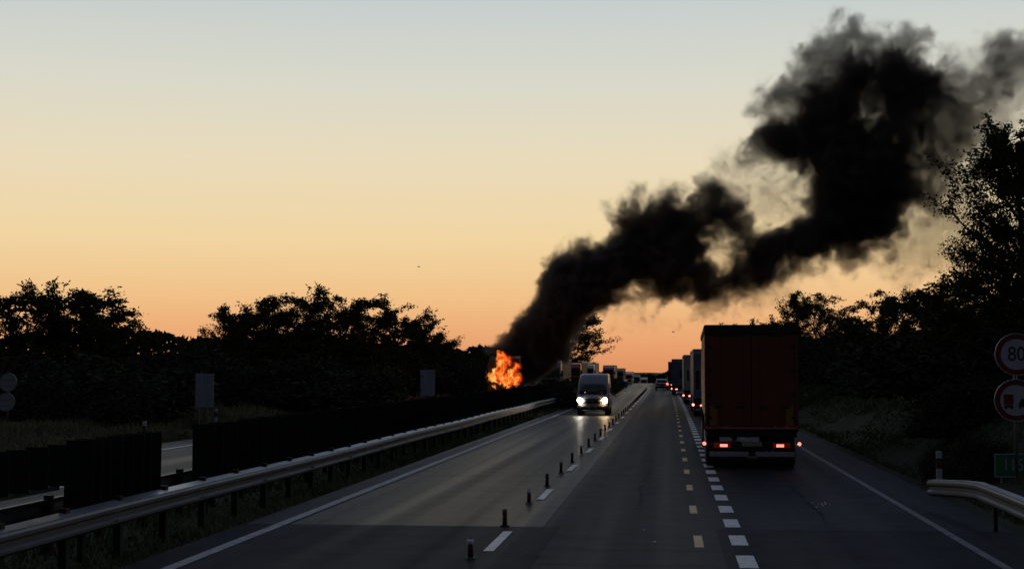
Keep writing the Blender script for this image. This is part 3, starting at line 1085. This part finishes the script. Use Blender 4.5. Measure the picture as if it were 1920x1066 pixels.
def plant(kind, label, cat, px, topy, Y, group=None, widen=1.0, rz=None, name=None):
    tm, cm, top, rad = kind
    tp = at(px, topy, Y)
    z0 = float(gz(tp.x, Y)) - .05
    s = (tp.z - z0) / top
    t = thing(name, label, cat, (tp.x, Y, z0), random.uniform(0, 6.28) if rz is None else rz, group)
    t.scale = (s * widen, s * widen, s)
    n1, n2 = ('trunk', 'crown') if cat == 'tree' else ('stem', 'foliage')
    link(n1, tm, t)
    link(n2, cm, t)
    return t


LT = 'trees on the left beyond the opposite road'
for k, px, ty, Y, w, lab in (
        ('round', -70, 545, 74, 1.3, 'leafy tree cut by the left edge of the view'),
        ('layer', 28, 517, 76, 1.15, 'leafy tree with a pointed top, leftmost whole crown against the sky'),
        ('layer', 105, 521, 78, 1.1, 'broad layered tree with sky gaps, second from the left edge'),
        ('round', 168, 534, 80, 1.25, 'rounded tree at the right end of the left clump'),
        ('layer', 205, 575, 77, 1.0, 'low spreading tree whose branch tips reach into the gap in the skyline'),
        ('loose', 432, 580, 104, .95, 'loose low tree at the left end of the long middle clump'),
        ('round', 462, 568, 108, 1.2, 'rounded tree between the loose low tree and the one with upright shoots'),
        ('shoots', 512, 549, 110, 1.15, 'tree with upright bare shoots on its top in the middle clump'),
        ('round', 560, 585, 118, 1.2, 'lower tree in the dip between the shoots and the tallest crown'),
        ('loose', 603, 540, 124, 1.0, 'narrow airy tree just left of the tallest crown in the middle clump'),
        ('layer', 645, 533, 126, 1.1, 'tallest tree of the long middle clump'),
        ('layer', 700, 562, 132, 1.2, 'sloping tree right of the tallest crown'),
        ('layer', 752, 575, 140, 1.1, 'flat topped layered tree over the far sign board'),
        ('round', 790, 590, 146, 1.1, 'rounded tree right of the flat topped one'),
        ('shoots', 828, 620, 152, 1.2, 'last low tree at the right end of the middle clump'),
        ('layer', 900, 652, 230, 1.3, 'small distant tree just left of the flames'),
        ('loose', 868, 660, 240, 1.4, 'tiny distant tree in the dip left of the fire'),
        ('broad', 1066, 583, 330, 1.25, 'big airy tree standing behind the foot of the smoke')):
    plant(T[k], lab, 'tree', px, ty, Y, LT if px < 1000 else None, w, name='leafy_tree')
for k, px, ty, Y, w, lab in (
        ('layer', 1392, 594, 190, 1.0, 'tree crown showing just above the red lorry roof'),
        ('round', 1448, 598, 150, 1.3, 'low tree at the left end of the clump beside the red lorry'),
        ('shoots', 1492, 546, 128, .85, 'tree with tall airy shoots just right of the red lorry'),
        ('loose', 1530, 540, 118, .8, 'airy tree with two thin leaders right of the red lorry'),
        ('loose', 1578, 565, 108, 1.0, 'loose tree in the dip between the two right hand clumps'),
        ('round', 1612, 592, 98, 1.2, 'low rounded tree under the right hand skyline dip'),
        ('layer', 1658, 540, 88, 1.0, 'round headed tree left of the tall one on the bank'),
        ('loose', 1698, 538, 82, 1.0, 'loose layered tree between the round headed and the tall one'),
        ('shoots', 1745, 535, 72, 1.1, 'dense tree at the foot of the tall one'),
        ('round', 1805, 505, 62, 1.1, 'dense dark tree half hidden in front of the tall trunk'),
        ('tall2', 1868, 415, 55, .95, 'middle sized tree under the left side of the tall tree at the right edge'),
        ('tall', 1918, 190, 48, .84, 'tall leafy tree towering over the round signs at the right edge'),
        ('tall2', 1998, 215, 53, .95, 'second tall tree cut by the right edge of the view')):
    plant(T[k], lab, 'tree', px, ty, Y, 'trees on the bank on the right', w, name='leafy_tree')


def hedge(pts, label, group, name='shrub'):
    for (px, ty, Y) in pts:
        plant(random.choice(B), label, 'shrub', px, ty, Y, group, random.uniform(.95, 1.35), name=name)


hedge([(x + random.uniform(-12, 12), 655 + random.uniform(-18, 14), 68 + random.uniform(-3, 3)) for x in range(-60, 250, 32)],
      'dark shrub under the left clump of trees', 'shrubs under the left trees')
hedge([(x + random.uniform(-10, 10), 690 + random.uniform(-14, 14), 63 + random.uniform(-2, 2)) for x in range(-40, 240, 40)],
      'dark shrub at the foot of the left clump, above the grass', 'shrubs under the left trees')
hedge([(x + random.uniform(-8, 8), 634 + random.uniform(-3, 5), 92 + random.uniform(-4, 4)) for x in range(225, 400, 22)],
      'low dark hedge shrub in the skyline gap between the two left clumps', 'shrubs in the gap')
hedge([(x + random.uniform(-10, 10), 668 + random.uniform(-14, 12), 88 + random.uniform(-3, 3)) for x in range(250, 640, 30)],
      'dark shrub behind the tall blank board', 'shrubs under the middle trees')
hedge([(x + random.uniform(-8, 8), 618 + (x - 400) * .09 + random.uniform(-10, 10), 104 + (x - 400) * .09 + random.uniform(-3, 3)) for x in range(400, 850, 26)],
      'dark shrub filling the foot of the long middle clump', 'shrubs under the middle trees')
hedge([(x + random.uniform(-8, 8), 672 + random.uniform(-6, 8), 112 + (x - 620) * .16) for x in range(620, 905, 24)],
      'low dark shrub on the verge before the far sign board', 'shrubs under the middle trees')
hedge([(x, 668 + random.uniform(-5, 6), 170 + random.uniform(0, 20)) for x in range(840, 925, 16)],
      'distant low shrub left of the flames', 'shrubs left of the fire')
def bank(x, X):
    return min(150, max(46, FPX * X / (x - 1255)))


hedge([(x + random.uniform(-8, 8), 622 + random.uniform(-12, 16), bank(x, 12.4) + random.uniform(-2, 2)) for x in range(1440, 1800, 24)],
      'dark shrub on the bank under the right trees', 'shrubs on the right bank')
hedge([(x + random.uniform(-8, 8), 655 + random.uniform(-14, 14), bank(x, 10.9) + random.uniform(-1, 1)) for x in range(1480, 1800, 26)],
      'dark shrub low on the right bank, above the grass slope', 'shrubs on the right bank')
hedge([(x, 560 + random.uniform(-40, 40), 57 + random.uniform(-3, 3)) for x in range(1790, 2010, 40)],
      'tall dark shrub among the trunks at the right edge', 'shrubs on the right bank')
hedge([(x, 690 + random.uniform(-22, 18), 46 + random.uniform(-2, 3)) for x in range(1790, 2020, 34)],
      'dark shrub behind the round signs', 'shrubs on the right bank')
# central strip bushes far up
for k in range(22):
    Y = 107 + k * 8
    x = -9.0 + float(bend(Y)) + random.uniform(-.3, .3)
    tm, cm, top, rad = random.choice(B)
    hgt = random.uniform(2.0, 2.7) if k < 7 else random.uniform(1.2, 1.7)
    t = thing('shrub', 'dark shrub growing between the rails of the central strip behind the van', 'shrub', (x, Y, float(dip(Y)) - .05), random.uniform(0, 6), 'shrubs in the central strip')
    t.scale = (.75, 1.6, hgt / top)
    link('stem', tm, t)
    link('foliage', cm, t)


# far woods: masses of leaf clumps along the horizon
def woods(label, name, pts, dens, size):
    Ps = []
    for (x0, y0, h0), (x1, y1, h1) in zip(pts[:-1], pts[1:]):
        ln = math.hypot(x1 - x0, y1 - y0)
        n = int(ln * dens)
        q = rng.uniform(0, 1, n)
        X = x0 + (x1 - x0) * q
        Yv = y0 + (y1 - y0) * q + rng.uniform(-12, 12, n)
        wob = 1 + .10 * np.sin(X * .13) + .07 * np.sin(X * .41 + 1) + .05 * np.sin(X * .9)
        hh = (h0 + (h1 - h0) * q) * wob
        Z = gz(X, Yv) + hh * (1 - rng.uniform(0, 1, n) ** 1.6 * .98)
        Ps.append(np.stack([X, Yv, Z], 1))
    V = leaf_quads(np.concatenate(Ps), size, rng, .8)
    o = link(name, quads_mesh(name, V, M['leaf2']))
    return tag(o, label, 'wood', kind='stuff')


woods('low far wood filling the skyline between the left clumps', 'wood', [(-330, 330, 12), (-118, 350, 9.6), (-60, 360, 8), (-35, 380, 6)], 60, 2.2)
woods('distant wood along the horizon beyond the road', 'wood', [(-500, 800, 12), (-150, 880, 8), (-40, 900, 5.2), (60, 900, 4.8), (200, 880, 12), (420, 800, 16)], 24, 2.6)
woods('dark wood filling the background behind the right bank', 'wood', [(15, 150, 3.2), (24, 120, 3.6), (40, 100, 5), (62, 90, 6)], 90, 1.1)


# grass
def grass(label, n, xr, yr, h, m, name='grass', pw=1.0, lo=0.0):
    y = yr[0] + (yr[1] - yr[0]) * rng.uniform(0, 1, n) ** pw
    x = rng.uniform(*xr, n) + bend(y)
    z = gz(x, y)
    patch = .6 + .5 * np.sin(x * 1.1 + y * .37) * np.sin(y * .23 - x * .5) + .25 * np.sin(x * 3.1)
    hh = h * rng.uniform(.4, 1.3, n) * np.clip(patch, .25, 1.3) * (1 + y / 160)
    a = rng.uniform(0, 6.28, n)
    w = .010 + .00045 * y
    lean = rng.normal(0, .3, (n, 2)) * hh[:, None]
    dx, dy = np.cos(a) * w, np.sin(a) * w
    V = np.stack([np.stack([x - dx, y - dy, z - .03], 1), np.stack([x + dx, y + dy, z - .03], 1),
                  np.stack([x + dx * .5 + lean[:, 0] * .6, y + dy * .5 + lean[:, 1] * .6, z + hh * .65], 1), np.stack([x + lean[:, 0], y + lean[:, 1], z + hh], 1)], 1).reshape(-1, 3)
    o = link(name, quads_mesh(name, V, M[m]))
    return tag(o, label, 'grass', kind='stuff')


grass('dark grass covering the bank right of the road', 70000, (6.1, 14.5), (14, 120), .12, 'grass', pw=1.5)
grass('pale dry grass on the left verge across the opposite road', 60000, (-32, -19.1), (30, 130), .34, 'dry_grass', pw=1.3)
grass('dark grass in the central strip under the guardrail', 26000, (-10.2, -7.65), (9, 150), .13, 'grass', pw=1.6)

# seeding weeds beside the signs
for k in range(9):
    px, Y = random.uniform(1765, 1880), random.uniform(35, 42)
    plant(random.choice(B), 'ragged weed clump on the bank left of the sign post', 'weeds', px, random.uniform(800, 838), Y, 'weeds by the signs', .7, name='weed_clump')

# ------------------------------------------------------------------ smoke
DENSE = [  # x, y, radius in photo pixels, weight
    (932, 652, 17, 1.2), (950, 640, 22, 1.5), (970, 636, 30, 1.7), (992, 640, 38, 1.8), (1012, 612, 46, 1.7), (988, 668, 34, 1.6), (1042, 590, 50, 1.6), (1032, 635, 42, 1.6),
    (1008, 682, 30, 1.5), (990, 700, 24, 1.3), (1020, 660, 36, 1.4), (1062, 612, 38, 1.2), (1045, 655, 32, 1.1),
    (1062, 552, 52, 1.6), (1055, 512, 40, 1.3), (1095, 535, 56, 1.6), (1130, 562, 40, 1.1), (1105, 488, 46, 1.2), (1155, 505, 66, 1.5),
    (1178, 450, 56, 1.3), (1180, 405, 38, 1.0), (1225, 395, 42, 1.1), (1235, 480, 74, 1.5), (1250, 430, 58, 1.4), (1290, 420, 50, 1.0), (1285, 500, 60, 1.3), (1280, 455, 50, 1.1),
    (1250, 545, 36, .9), (1305, 545, 40, 1.0), (1340, 540, 42, 1.0), (1325, 365, 40, 1.1), (1345, 395, 48, 1.3), (1385, 415, 38, 1.1), (1412, 445, 34, .9),
    (1385, 525, 46, 1.2), (1420, 498, 48, 1.4), (1452, 472, 48, 1.4), (1488, 458, 50, 1.5), (1522, 448, 52, 1.5),
    (1440, 255, 38, 1.0), (1480, 262, 42, .9), (1530, 235, 58, 1.3), (1580, 225, 56, 1.3), (1545, 285, 56, 1.2), (1600, 290, 76, 1.5),
    (1650, 130, 62, 1.2), (1700, 130, 56, 1.2), (1745, 155, 46, 1.0), (1680, 180, 50, 1.1), (1610, 170, 46, .9),
    (1660, 305, 60, 1.3), (1620, 370, 72, 1.5), (1575, 420, 64, 1.4), (1640, 415, 52, 1.1), (1590, 462, 36, .9), (1560, 345, 56, 1.2), (1690, 345, 54, 1.2), (1730, 250, 60, .95), (1755, 305, 48, .7), (1720, 190, 58, 1.0), (1480, 270, 54, .9), (1500, 305, 44, .6), (1525, 190, 52, .7), (1565, 165, 56, .8),
    (1605, 120, 52, .7), (1770, 200, 44, .6), (1660, 240, 60, .9), (1655, 395, 56, 1.0), (1545, 395, 50, .8)]
MID = [
    (1520, 105, 54, 1), (1565, 95, 54, 1), (1612, 62, 36, .9), (1650, 75, 44, 1), (1705, 78, 42, 1), (1742, 72, 30, .8), (1480, 175, 54, .9), (1445, 205, 54, .9), (1510, 160, 60, 1), (1570, 150, 60, 1),
    (1770, 190, 66, 1), (1800, 240, 62, 1), (1765, 300, 74, 1), (1730, 370, 60, .9), (1845, 150, 50, .6), (1905, 118, 58, 1.1), (1885, 82, 42, 1), (1950, 110, 60, 1.1), (1860, 190, 50, .7), (1800, 130, 44, .6),
    (1700, 235, 56, 1.0), (1420, 285, 46, .9), (1480, 300, 50, .8), (1540, 380, 50, .8), (1350, 430, 50, .8), (1400, 440, 50, 1), (1360, 375, 54, 1), (1320, 340, 26, .7), (1400, 545, 46, .8), (1350, 565, 44, .9), (1320, 585, 34, .8),
    (1450, 515, 46, .8), (1520, 490, 44, .8), (1590, 490, 44, .8), (1660, 460, 44, .8), (1200, 365, 34, .8), (1260, 365, 34, .8), (1150, 400, 34, .8), (1080, 465, 34, .7), (1200, 560, 44, .8), (1040, 480, 26, .7)]
THIN = [
    (1390, 300, 66, 1), (1370, 320, 44, .8), (1460, 345, 70, .9), (1440, 390, 60, .8), (1500, 395, 60, .9), (1810, 310, 90, 1), (1790, 400, 84, 1), (1730, 430, 76, 1),
    (1830, 215, 80, 1), (1880, 170, 80, 1), (1850, 100, 60, .8), (1900, 230, 80, .8), (1650, 490, 64, .8), (1710, 480, 64, .8), (1780, 470, 70, .8), (1790, 110, 50, .8), (1345, 470, 60, .9), (1360, 500, 50, .8), (1430, 550, 60, .8),
    (1370, 600, 46, .7), (1460, 170, 50, .7), (1530, 90, 50, .7), (1200, 580, 54, .6), (1160, 600, 46, .5), (1470, 520, 60, .7), (1540, 510, 54, .7), (1580, 55, 46, .6), (1680, 60, 46, .7), (1270, 590, 60, .4)]
SYD = 131.0
PXM = SYD / FPX


def smoke_plume():
    me = bpy.data.meshes.new('smoke')
    o = link('smoke', me)
    tag(o, 'thick black smoke plume drifting up to the right from the burning lorry', 'smoke', kind='stuff')
    ng = bpy.data.node_groups.new('smoke_field', 'GeometryNodeTree')
    ng.interface.new_socket('Geometry', in_out='INPUT', socket_type='NodeSocketGeometry')
    ng.interface.new_socket('Geometry', in_out='OUTPUT', socket_type='NodeSocketGeometry')
    N, Lk = ng.nodes, ng.links
    out = N.new('NodeGroupOutput')

    def nd(t, **k):
        n = N.new(t)
        for a, b in k.items():
            setattr(n, a, b)
        return n

    def math_(op, a, b=None, c=None, clamp=False):
        n = nd('ShaderNodeMath', operation=op)
        n.use_clamp = clamp
        for i, v in enumerate((a, b, c)):
            if v is None:
                continue
            if isinstance(v, (int, float)):
                n.inputs[i].default_value = v
            else:
                Lk.new(v, n.inputs[i])
        return n.outputs[0]

    def vmath(op, a, b=None, s=None):
        n = nd('ShaderNodeVectorMath', operation=op)
        for i, v in enumerate((a, b)):
            if v is None:
                continue
            if isinstance(v, (tuple, Vector)):
                n.inputs[i].default_value = tuple(v)
            else:
                Lk.new(v, n.inputs[i])
        if s is not None:
            n.inputs['Scale'].default_value = s
        return n

    def noise(vec, scale, detail=3, rough=.55):
        n = nd('ShaderNodeTexNoise')
        n.inputs['Scale'].default_value = scale
        n.inputs['Detail'].default_value = detail
        n.inputs['Roughness'].default_value = rough
        Lk.new(vmath('MULTIPLY', vec, (1, .42, 1)).outputs[0], n.inputs['Vector'])
        return n
    pos = nd('GeometryNodeInputPosition').outputs[0]
    # curl-like warp, coarse then fine
    w1 = vmath('SCALE', vmath('SUBTRACT', noise(pos, .28, 2).outputs['Color'], (.5, .5, .5)).outputs[0], s=2.6).outputs[0]
    p1 = vmath('ADD', pos, w1).outputs[0]
    w2 = vmath('SCALE', vmath('SUBTRACT', noise(p1, .85, 4, .6).outputs['Color'], (.5, .5, .5)).outputs[0], s=2.0).outputs[0]
    p2 = vmath('ADD', p1, w2).outputs[0]

    def field(lst, grow, seed):
        r = random.Random(seed)
        acc = None
        for (x, y, rad, w) in lst:
            c = at(x, y, SYD)
            rr = rad * PXM * grow
            c = (c.x, SYD + r.uniform(-.35, .35) * rr, c.z)
            d = vmath('DISTANCE', p2, c).outputs['Value']
            g = math_('MULTIPLY_ADD', d, -1.0 / rr, 1.0, clamp=True)
            g = math_('MULTIPLY', g, g)
            acc = math_('MULTIPLY', g, w * 1.5) if acc is None else math_('MULTIPLY_ADD', g, w * 1.5, acc)
        return acc
    D = field([(x, y, r_, w * (1.7 if x < 1075 else 1.0)) for x, y, r_, w in DENSE], 1.50, 3)
    Mi = field(MID, 1.50, 4)
    S = field(THIN, 1.55, 5)
    w3 = vmath('SCALE', vmath('SUBTRACT', noise(p2, 2.2, 3, .6).outputs['Color'], (.5, .5, .5)).outputs[0], s=.8).outputs[0]
    p3 = vmath('ADD', p1, w3).outputs[0]
    f = noise(p3, .95, 8, .68).outputs['Fac']
    fb = noise(p1, .42, 3, .6).outputs['Fac']

    def ramp(v, a, b, top):
        n = nd('ShaderNodeMapRange', interpolation_type='SMOOTHSTEP')
        n.inputs[1].default_value, n.inputs[2].default_value, n.inputs[4].default_value = a, b, top
        Lk.new(v, n.inputs[0])
        return n.outputs[0]
    nz = math_('ADD', math_('MULTIPLY', math_('SUBTRACT', f, .46), 2.6), math_('MULTIPLY', math_('SUBTRACT', fb, .48), 1.2))
    core = ramp(math_('SUBTRACT', D, math_('MULTIPLY', nz, 1.0)), .12, 1.6, 2.2)
    mid = ramp(math_('SUBTRACT', math_('ADD', Mi, math_('MULTIPLY', D, .7)), math_('MULTIPLY', nz, 1.1)), .05, 1.05, .65)
    thin = ramp(math_('SUBTRACT', math_('ADD', S, math_('MULTIPLY', Mi, .5)), math_('MULTIPLY', nz, 1.2)), .05, 1.2, .17)
    near = ramp(math_('ADD', math_('ADD', S, D), Mi), .02, .7, 1.0)
    dens = math_('MULTIPLY', math_('ADD', math_('ADD', core, mid), thin), near)
    vc = nd('GeometryNodeVolumeCube')
    lo, hi = at(890, 740, SYD), at(1990, 5, SYD)
    vc.inputs['Min'].default_value = (lo.x, SYD - 6.5, max(lo.z, .6))
    vc.inputs['Max'].default_value = (hi.x, SYD + 6.5, hi.z)
    res = .13
    vc.inputs['Resolution X'].default_value = int((hi.x - lo.x) / res)
    vc.inputs['Resolution Y'].default_value = int(13 / (res * 1.6))
    vc.inputs['Resolution Z'].default_value = int((hi.z - lo.z) / res)
    Lk.new(dens, vc.inputs['Density'])
    sm = nd('GeometryNodeSetMaterial')
    m = bpy.data.materials.new('black_smoke')
    m.use_nodes = True
    nt = m.node_tree
    nt.nodes.clear()
    ou = nt.nodes.new('ShaderNodeOutputMaterial')
    pv = nt.nodes.new('ShaderNodeVolumePrincipled')
    pv.inputs['Color'].default_value = (.32, .28, .255, 1)
    pv.inputs['Absorption Color'].default_value = (.03, .025, .02, 1)
    pv.inputs['Density'].default_value = 1.0
    pv.inputs['Anisotropy'].default_value = .3
    nt.links.new(pv.outputs[0], ou.inputs['Volume'])
    sm.inputs['Material'].default_value = m
    Lk.new(vc.outputs[0], sm.inputs['Geometry'])
    Lk.new(sm.outputs[0], out.inputs[0])
    md = o.modifiers.new('smoke_field', 'NODES')
    md.node_group = ng
    me.materials.append(m)
    return o


smoke_plume()


# ------------------------------------------------------------------ flames
def flames():
    c = at(943, 696, 124.0)
    hx, hy, hz_ = 2.2, 1.2, 2.4
    mb = MB()
    bm = bmesh.new()
    bmesh.ops.create_icosphere(bm, subdivisions=3, radius=1)
    vs = [(v.co.x * hx, v.co.y * hy, v.co.z * hz_) for v in bm.verts]
    fs = [tuple(v.index for v in f.verts) for f in bm.faces]
    bm.free()
    m = bpy.data.materials.new('flame')
    m.use_nodes = True
    nt = m.node_tree
    nt.nodes.clear()
    N, Lk = nt.nodes, nt.links

    def nd(t, **k):
        n = N.new(t)
        for a, b in k.items():
            setattr(n, a, b)
        return n
    ou = nd('ShaderNodeOutputMaterial')
    tc_ = nd('ShaderNodeTexCoord')
    mp = nd('ShaderNodeMapping')
    mp.inputs['Scale'].default_value = (1, 1, .75)
    Lk.new(tc_.outputs['Object'], mp.inputs[0])
    n1 = nd('ShaderNodeTexNoise')
    n1.inputs['Scale'].default_value = 1.5
    n1.inputs['Detail'].default_value = 4
    n1.inputs['Distortion'].default_value = 1.2
    Lk.new(mp.outputs[0], n1.inputs[0])
    n2 = nd('ShaderNodeTexNoise')
    n2.inputs['Scale'].default_value = 3.2
    n2.inputs['Detail'].default_value = 3
    n2.inputs['Distortion'].default_value = .8
    Lk.new(mp.outputs[0], n2.inputs[0])
    # distance from the middle, narrowing upwards
    sv = nd('ShaderNodeVectorMath', operation='DIVIDE')
    sv.inputs[1].default_value = (hx, hy, hz_)
    Lk.new(tc_.outputs['Object'], sv.inputs[0])
    ln = nd('ShaderNodeVectorMath', operation='LENGTH')
    Lk.new(sv.outputs[0], ln.inputs[0])
    sp_ = nd('ShaderNodeSeparateXYZ')
    Lk.new(sv.outputs[0], sp_.inputs[0])

    def ma(op, a, b, c=None, clamp=False):
        n = nd('ShaderNodeMath', operation=op)
        n.use_clamp = clamp
        for i, v in enumerate((a, b, c)):
            if v is None:
                continue
            if isinstance(v, (int, float)):
                n.inputs[i].default_value = v
            else:
                Lk.new(v, n.inputs[i])
        return n.outputs[0]
    warp = nd('ShaderNodeVectorMath', operation='SUBTRACT')
    Lk.new(n2.outputs['Color'], warp.inputs[0])
    warp.inputs[1].default_value = (.5, .5, .5)
    wsc = nd('ShaderNodeVectorMath', operation='SCALE')
    Lk.new(warp.outputs[0], wsc.inputs[0])
    wsc.inputs['Scale'].default_value = .9
    wpos = nd('ShaderNodeVectorMath', operation='ADD')
    Lk.new(wsc.outputs[0], wpos.inputs[0])
    Lk.new(tc_.outputs['Object'], wpos.inputs[1])
    shape = None
    for (bx, bz, br) in ((585, 350, 75), (580, 450, 100), (605, 545, 85), (720, 440, 80), (850, 560, 75), (415, 750, 90), (560, 735, 105), (720, 760, 115),
                         (850, 800, 80), (500, 640, 60), (690, 880, 65), (470, 925, 45), (900, 720, 50), (790, 660, 60)):
        dn = nd('ShaderNodeVectorMath', operation='DISTANCE')
        Lk.new(wpos.outputs[0], dn.inputs[0])
        dn.inputs[1].default_value = ((bx - 611) / 217, math.sin(bx) * .3, (640 - bz) / 217)
        g_ = ma('MULTIPLY_ADD', dn.outputs['Value'], -217 / br / 1.6, 1.0, clamp=True)
        shape = g_ if shape is None else ma('ADD', shape, g_)
    dens = ma('ADD', shape, ma('MULTIPLY', ma('SUBTRACT', n1.outputs['Fac'], .5), 1.6))
    dens = ma('MULTIPLY', ma('SUBTRACT', dens, .34), 3.0, clamp=True)
    dens = ma('MULTIPLY', dens, ma('MULTIPLY', ma('SUBTRACT', 1.0, ln.outputs['Value']), 6.0, clamp=True))
    heat = ma('ADD', ma('MULTIPLY', n2.outputs['Fac'], 1.35), ma('MULTIPLY', shape, .22))
    heat = ma('SUBTRACT', heat, ma('MULTIPLY_ADD', sp_.outputs['Z'], .12, ma('MULTIPLY', sp_.outputs['X'], .08)))
    cr = nd('ShaderNodeValToRGB')
    e = cr.color_ramp.elements
    e[0].position, e[0].color = .60, (.06, .002, .0, 1)
    e[1].position, e[1].color = 1.0, (1, .58, .16, 1)
    for ps, co in ((.72, (.55, .035, .003, 1)), (.82, (1, .14, .01, 1)), (.92, (1, .30, .04, 1))):
        q = e.new(ps)
        q.color = co
    Lk.new(heat, cr.inputs[0])
    em = nd('ShaderNodeEmission')
    Lk.new(cr.outputs[0], em.inputs['Color'])
    Lk.new(ma('MULTIPLY', dens, 11 * K), em.inputs['Strength'])
    ab = nd('ShaderNodeVolumeAbsorption')
    ab.inputs['Color'].default_value = (.1, .1, .1, 1)
    Lk.new(ma('MULTIPLY', dens, 10.0), ab.inputs['Density'])
    ad = nd('ShaderNodeAddShader')
    Lk.new(em.outputs[0], ad.inputs[0])
    Lk.new(ab.outputs[0], ad.inputs[1])
    Lk.new(ad.outputs[0], ou.inputs['Volume'])
    try:
        m.cycles.volume_step_rate = .1
    except Exception:
        pass
    o = mb.add(vs, fs).build('flames', m, loc=(c.x, 124.0, c.z))
    tag(o, 'orange flames engulfing the front of the burning lorry', 'fire', kind='stuff')

    ld = bpy.data.lights.new('fire_light', 'POINT')
    ld.color, ld.energy, ld.shadow_soft_size = (1, .30, .06), 7, 1.2
    lo_ = bpy.data.objects.new('fire_light', ld)
    C.objects.link(lo_)
    lo_.location = (c.x + .3, 122.6, c.z + .2)
    lo_.parent = None


flames()
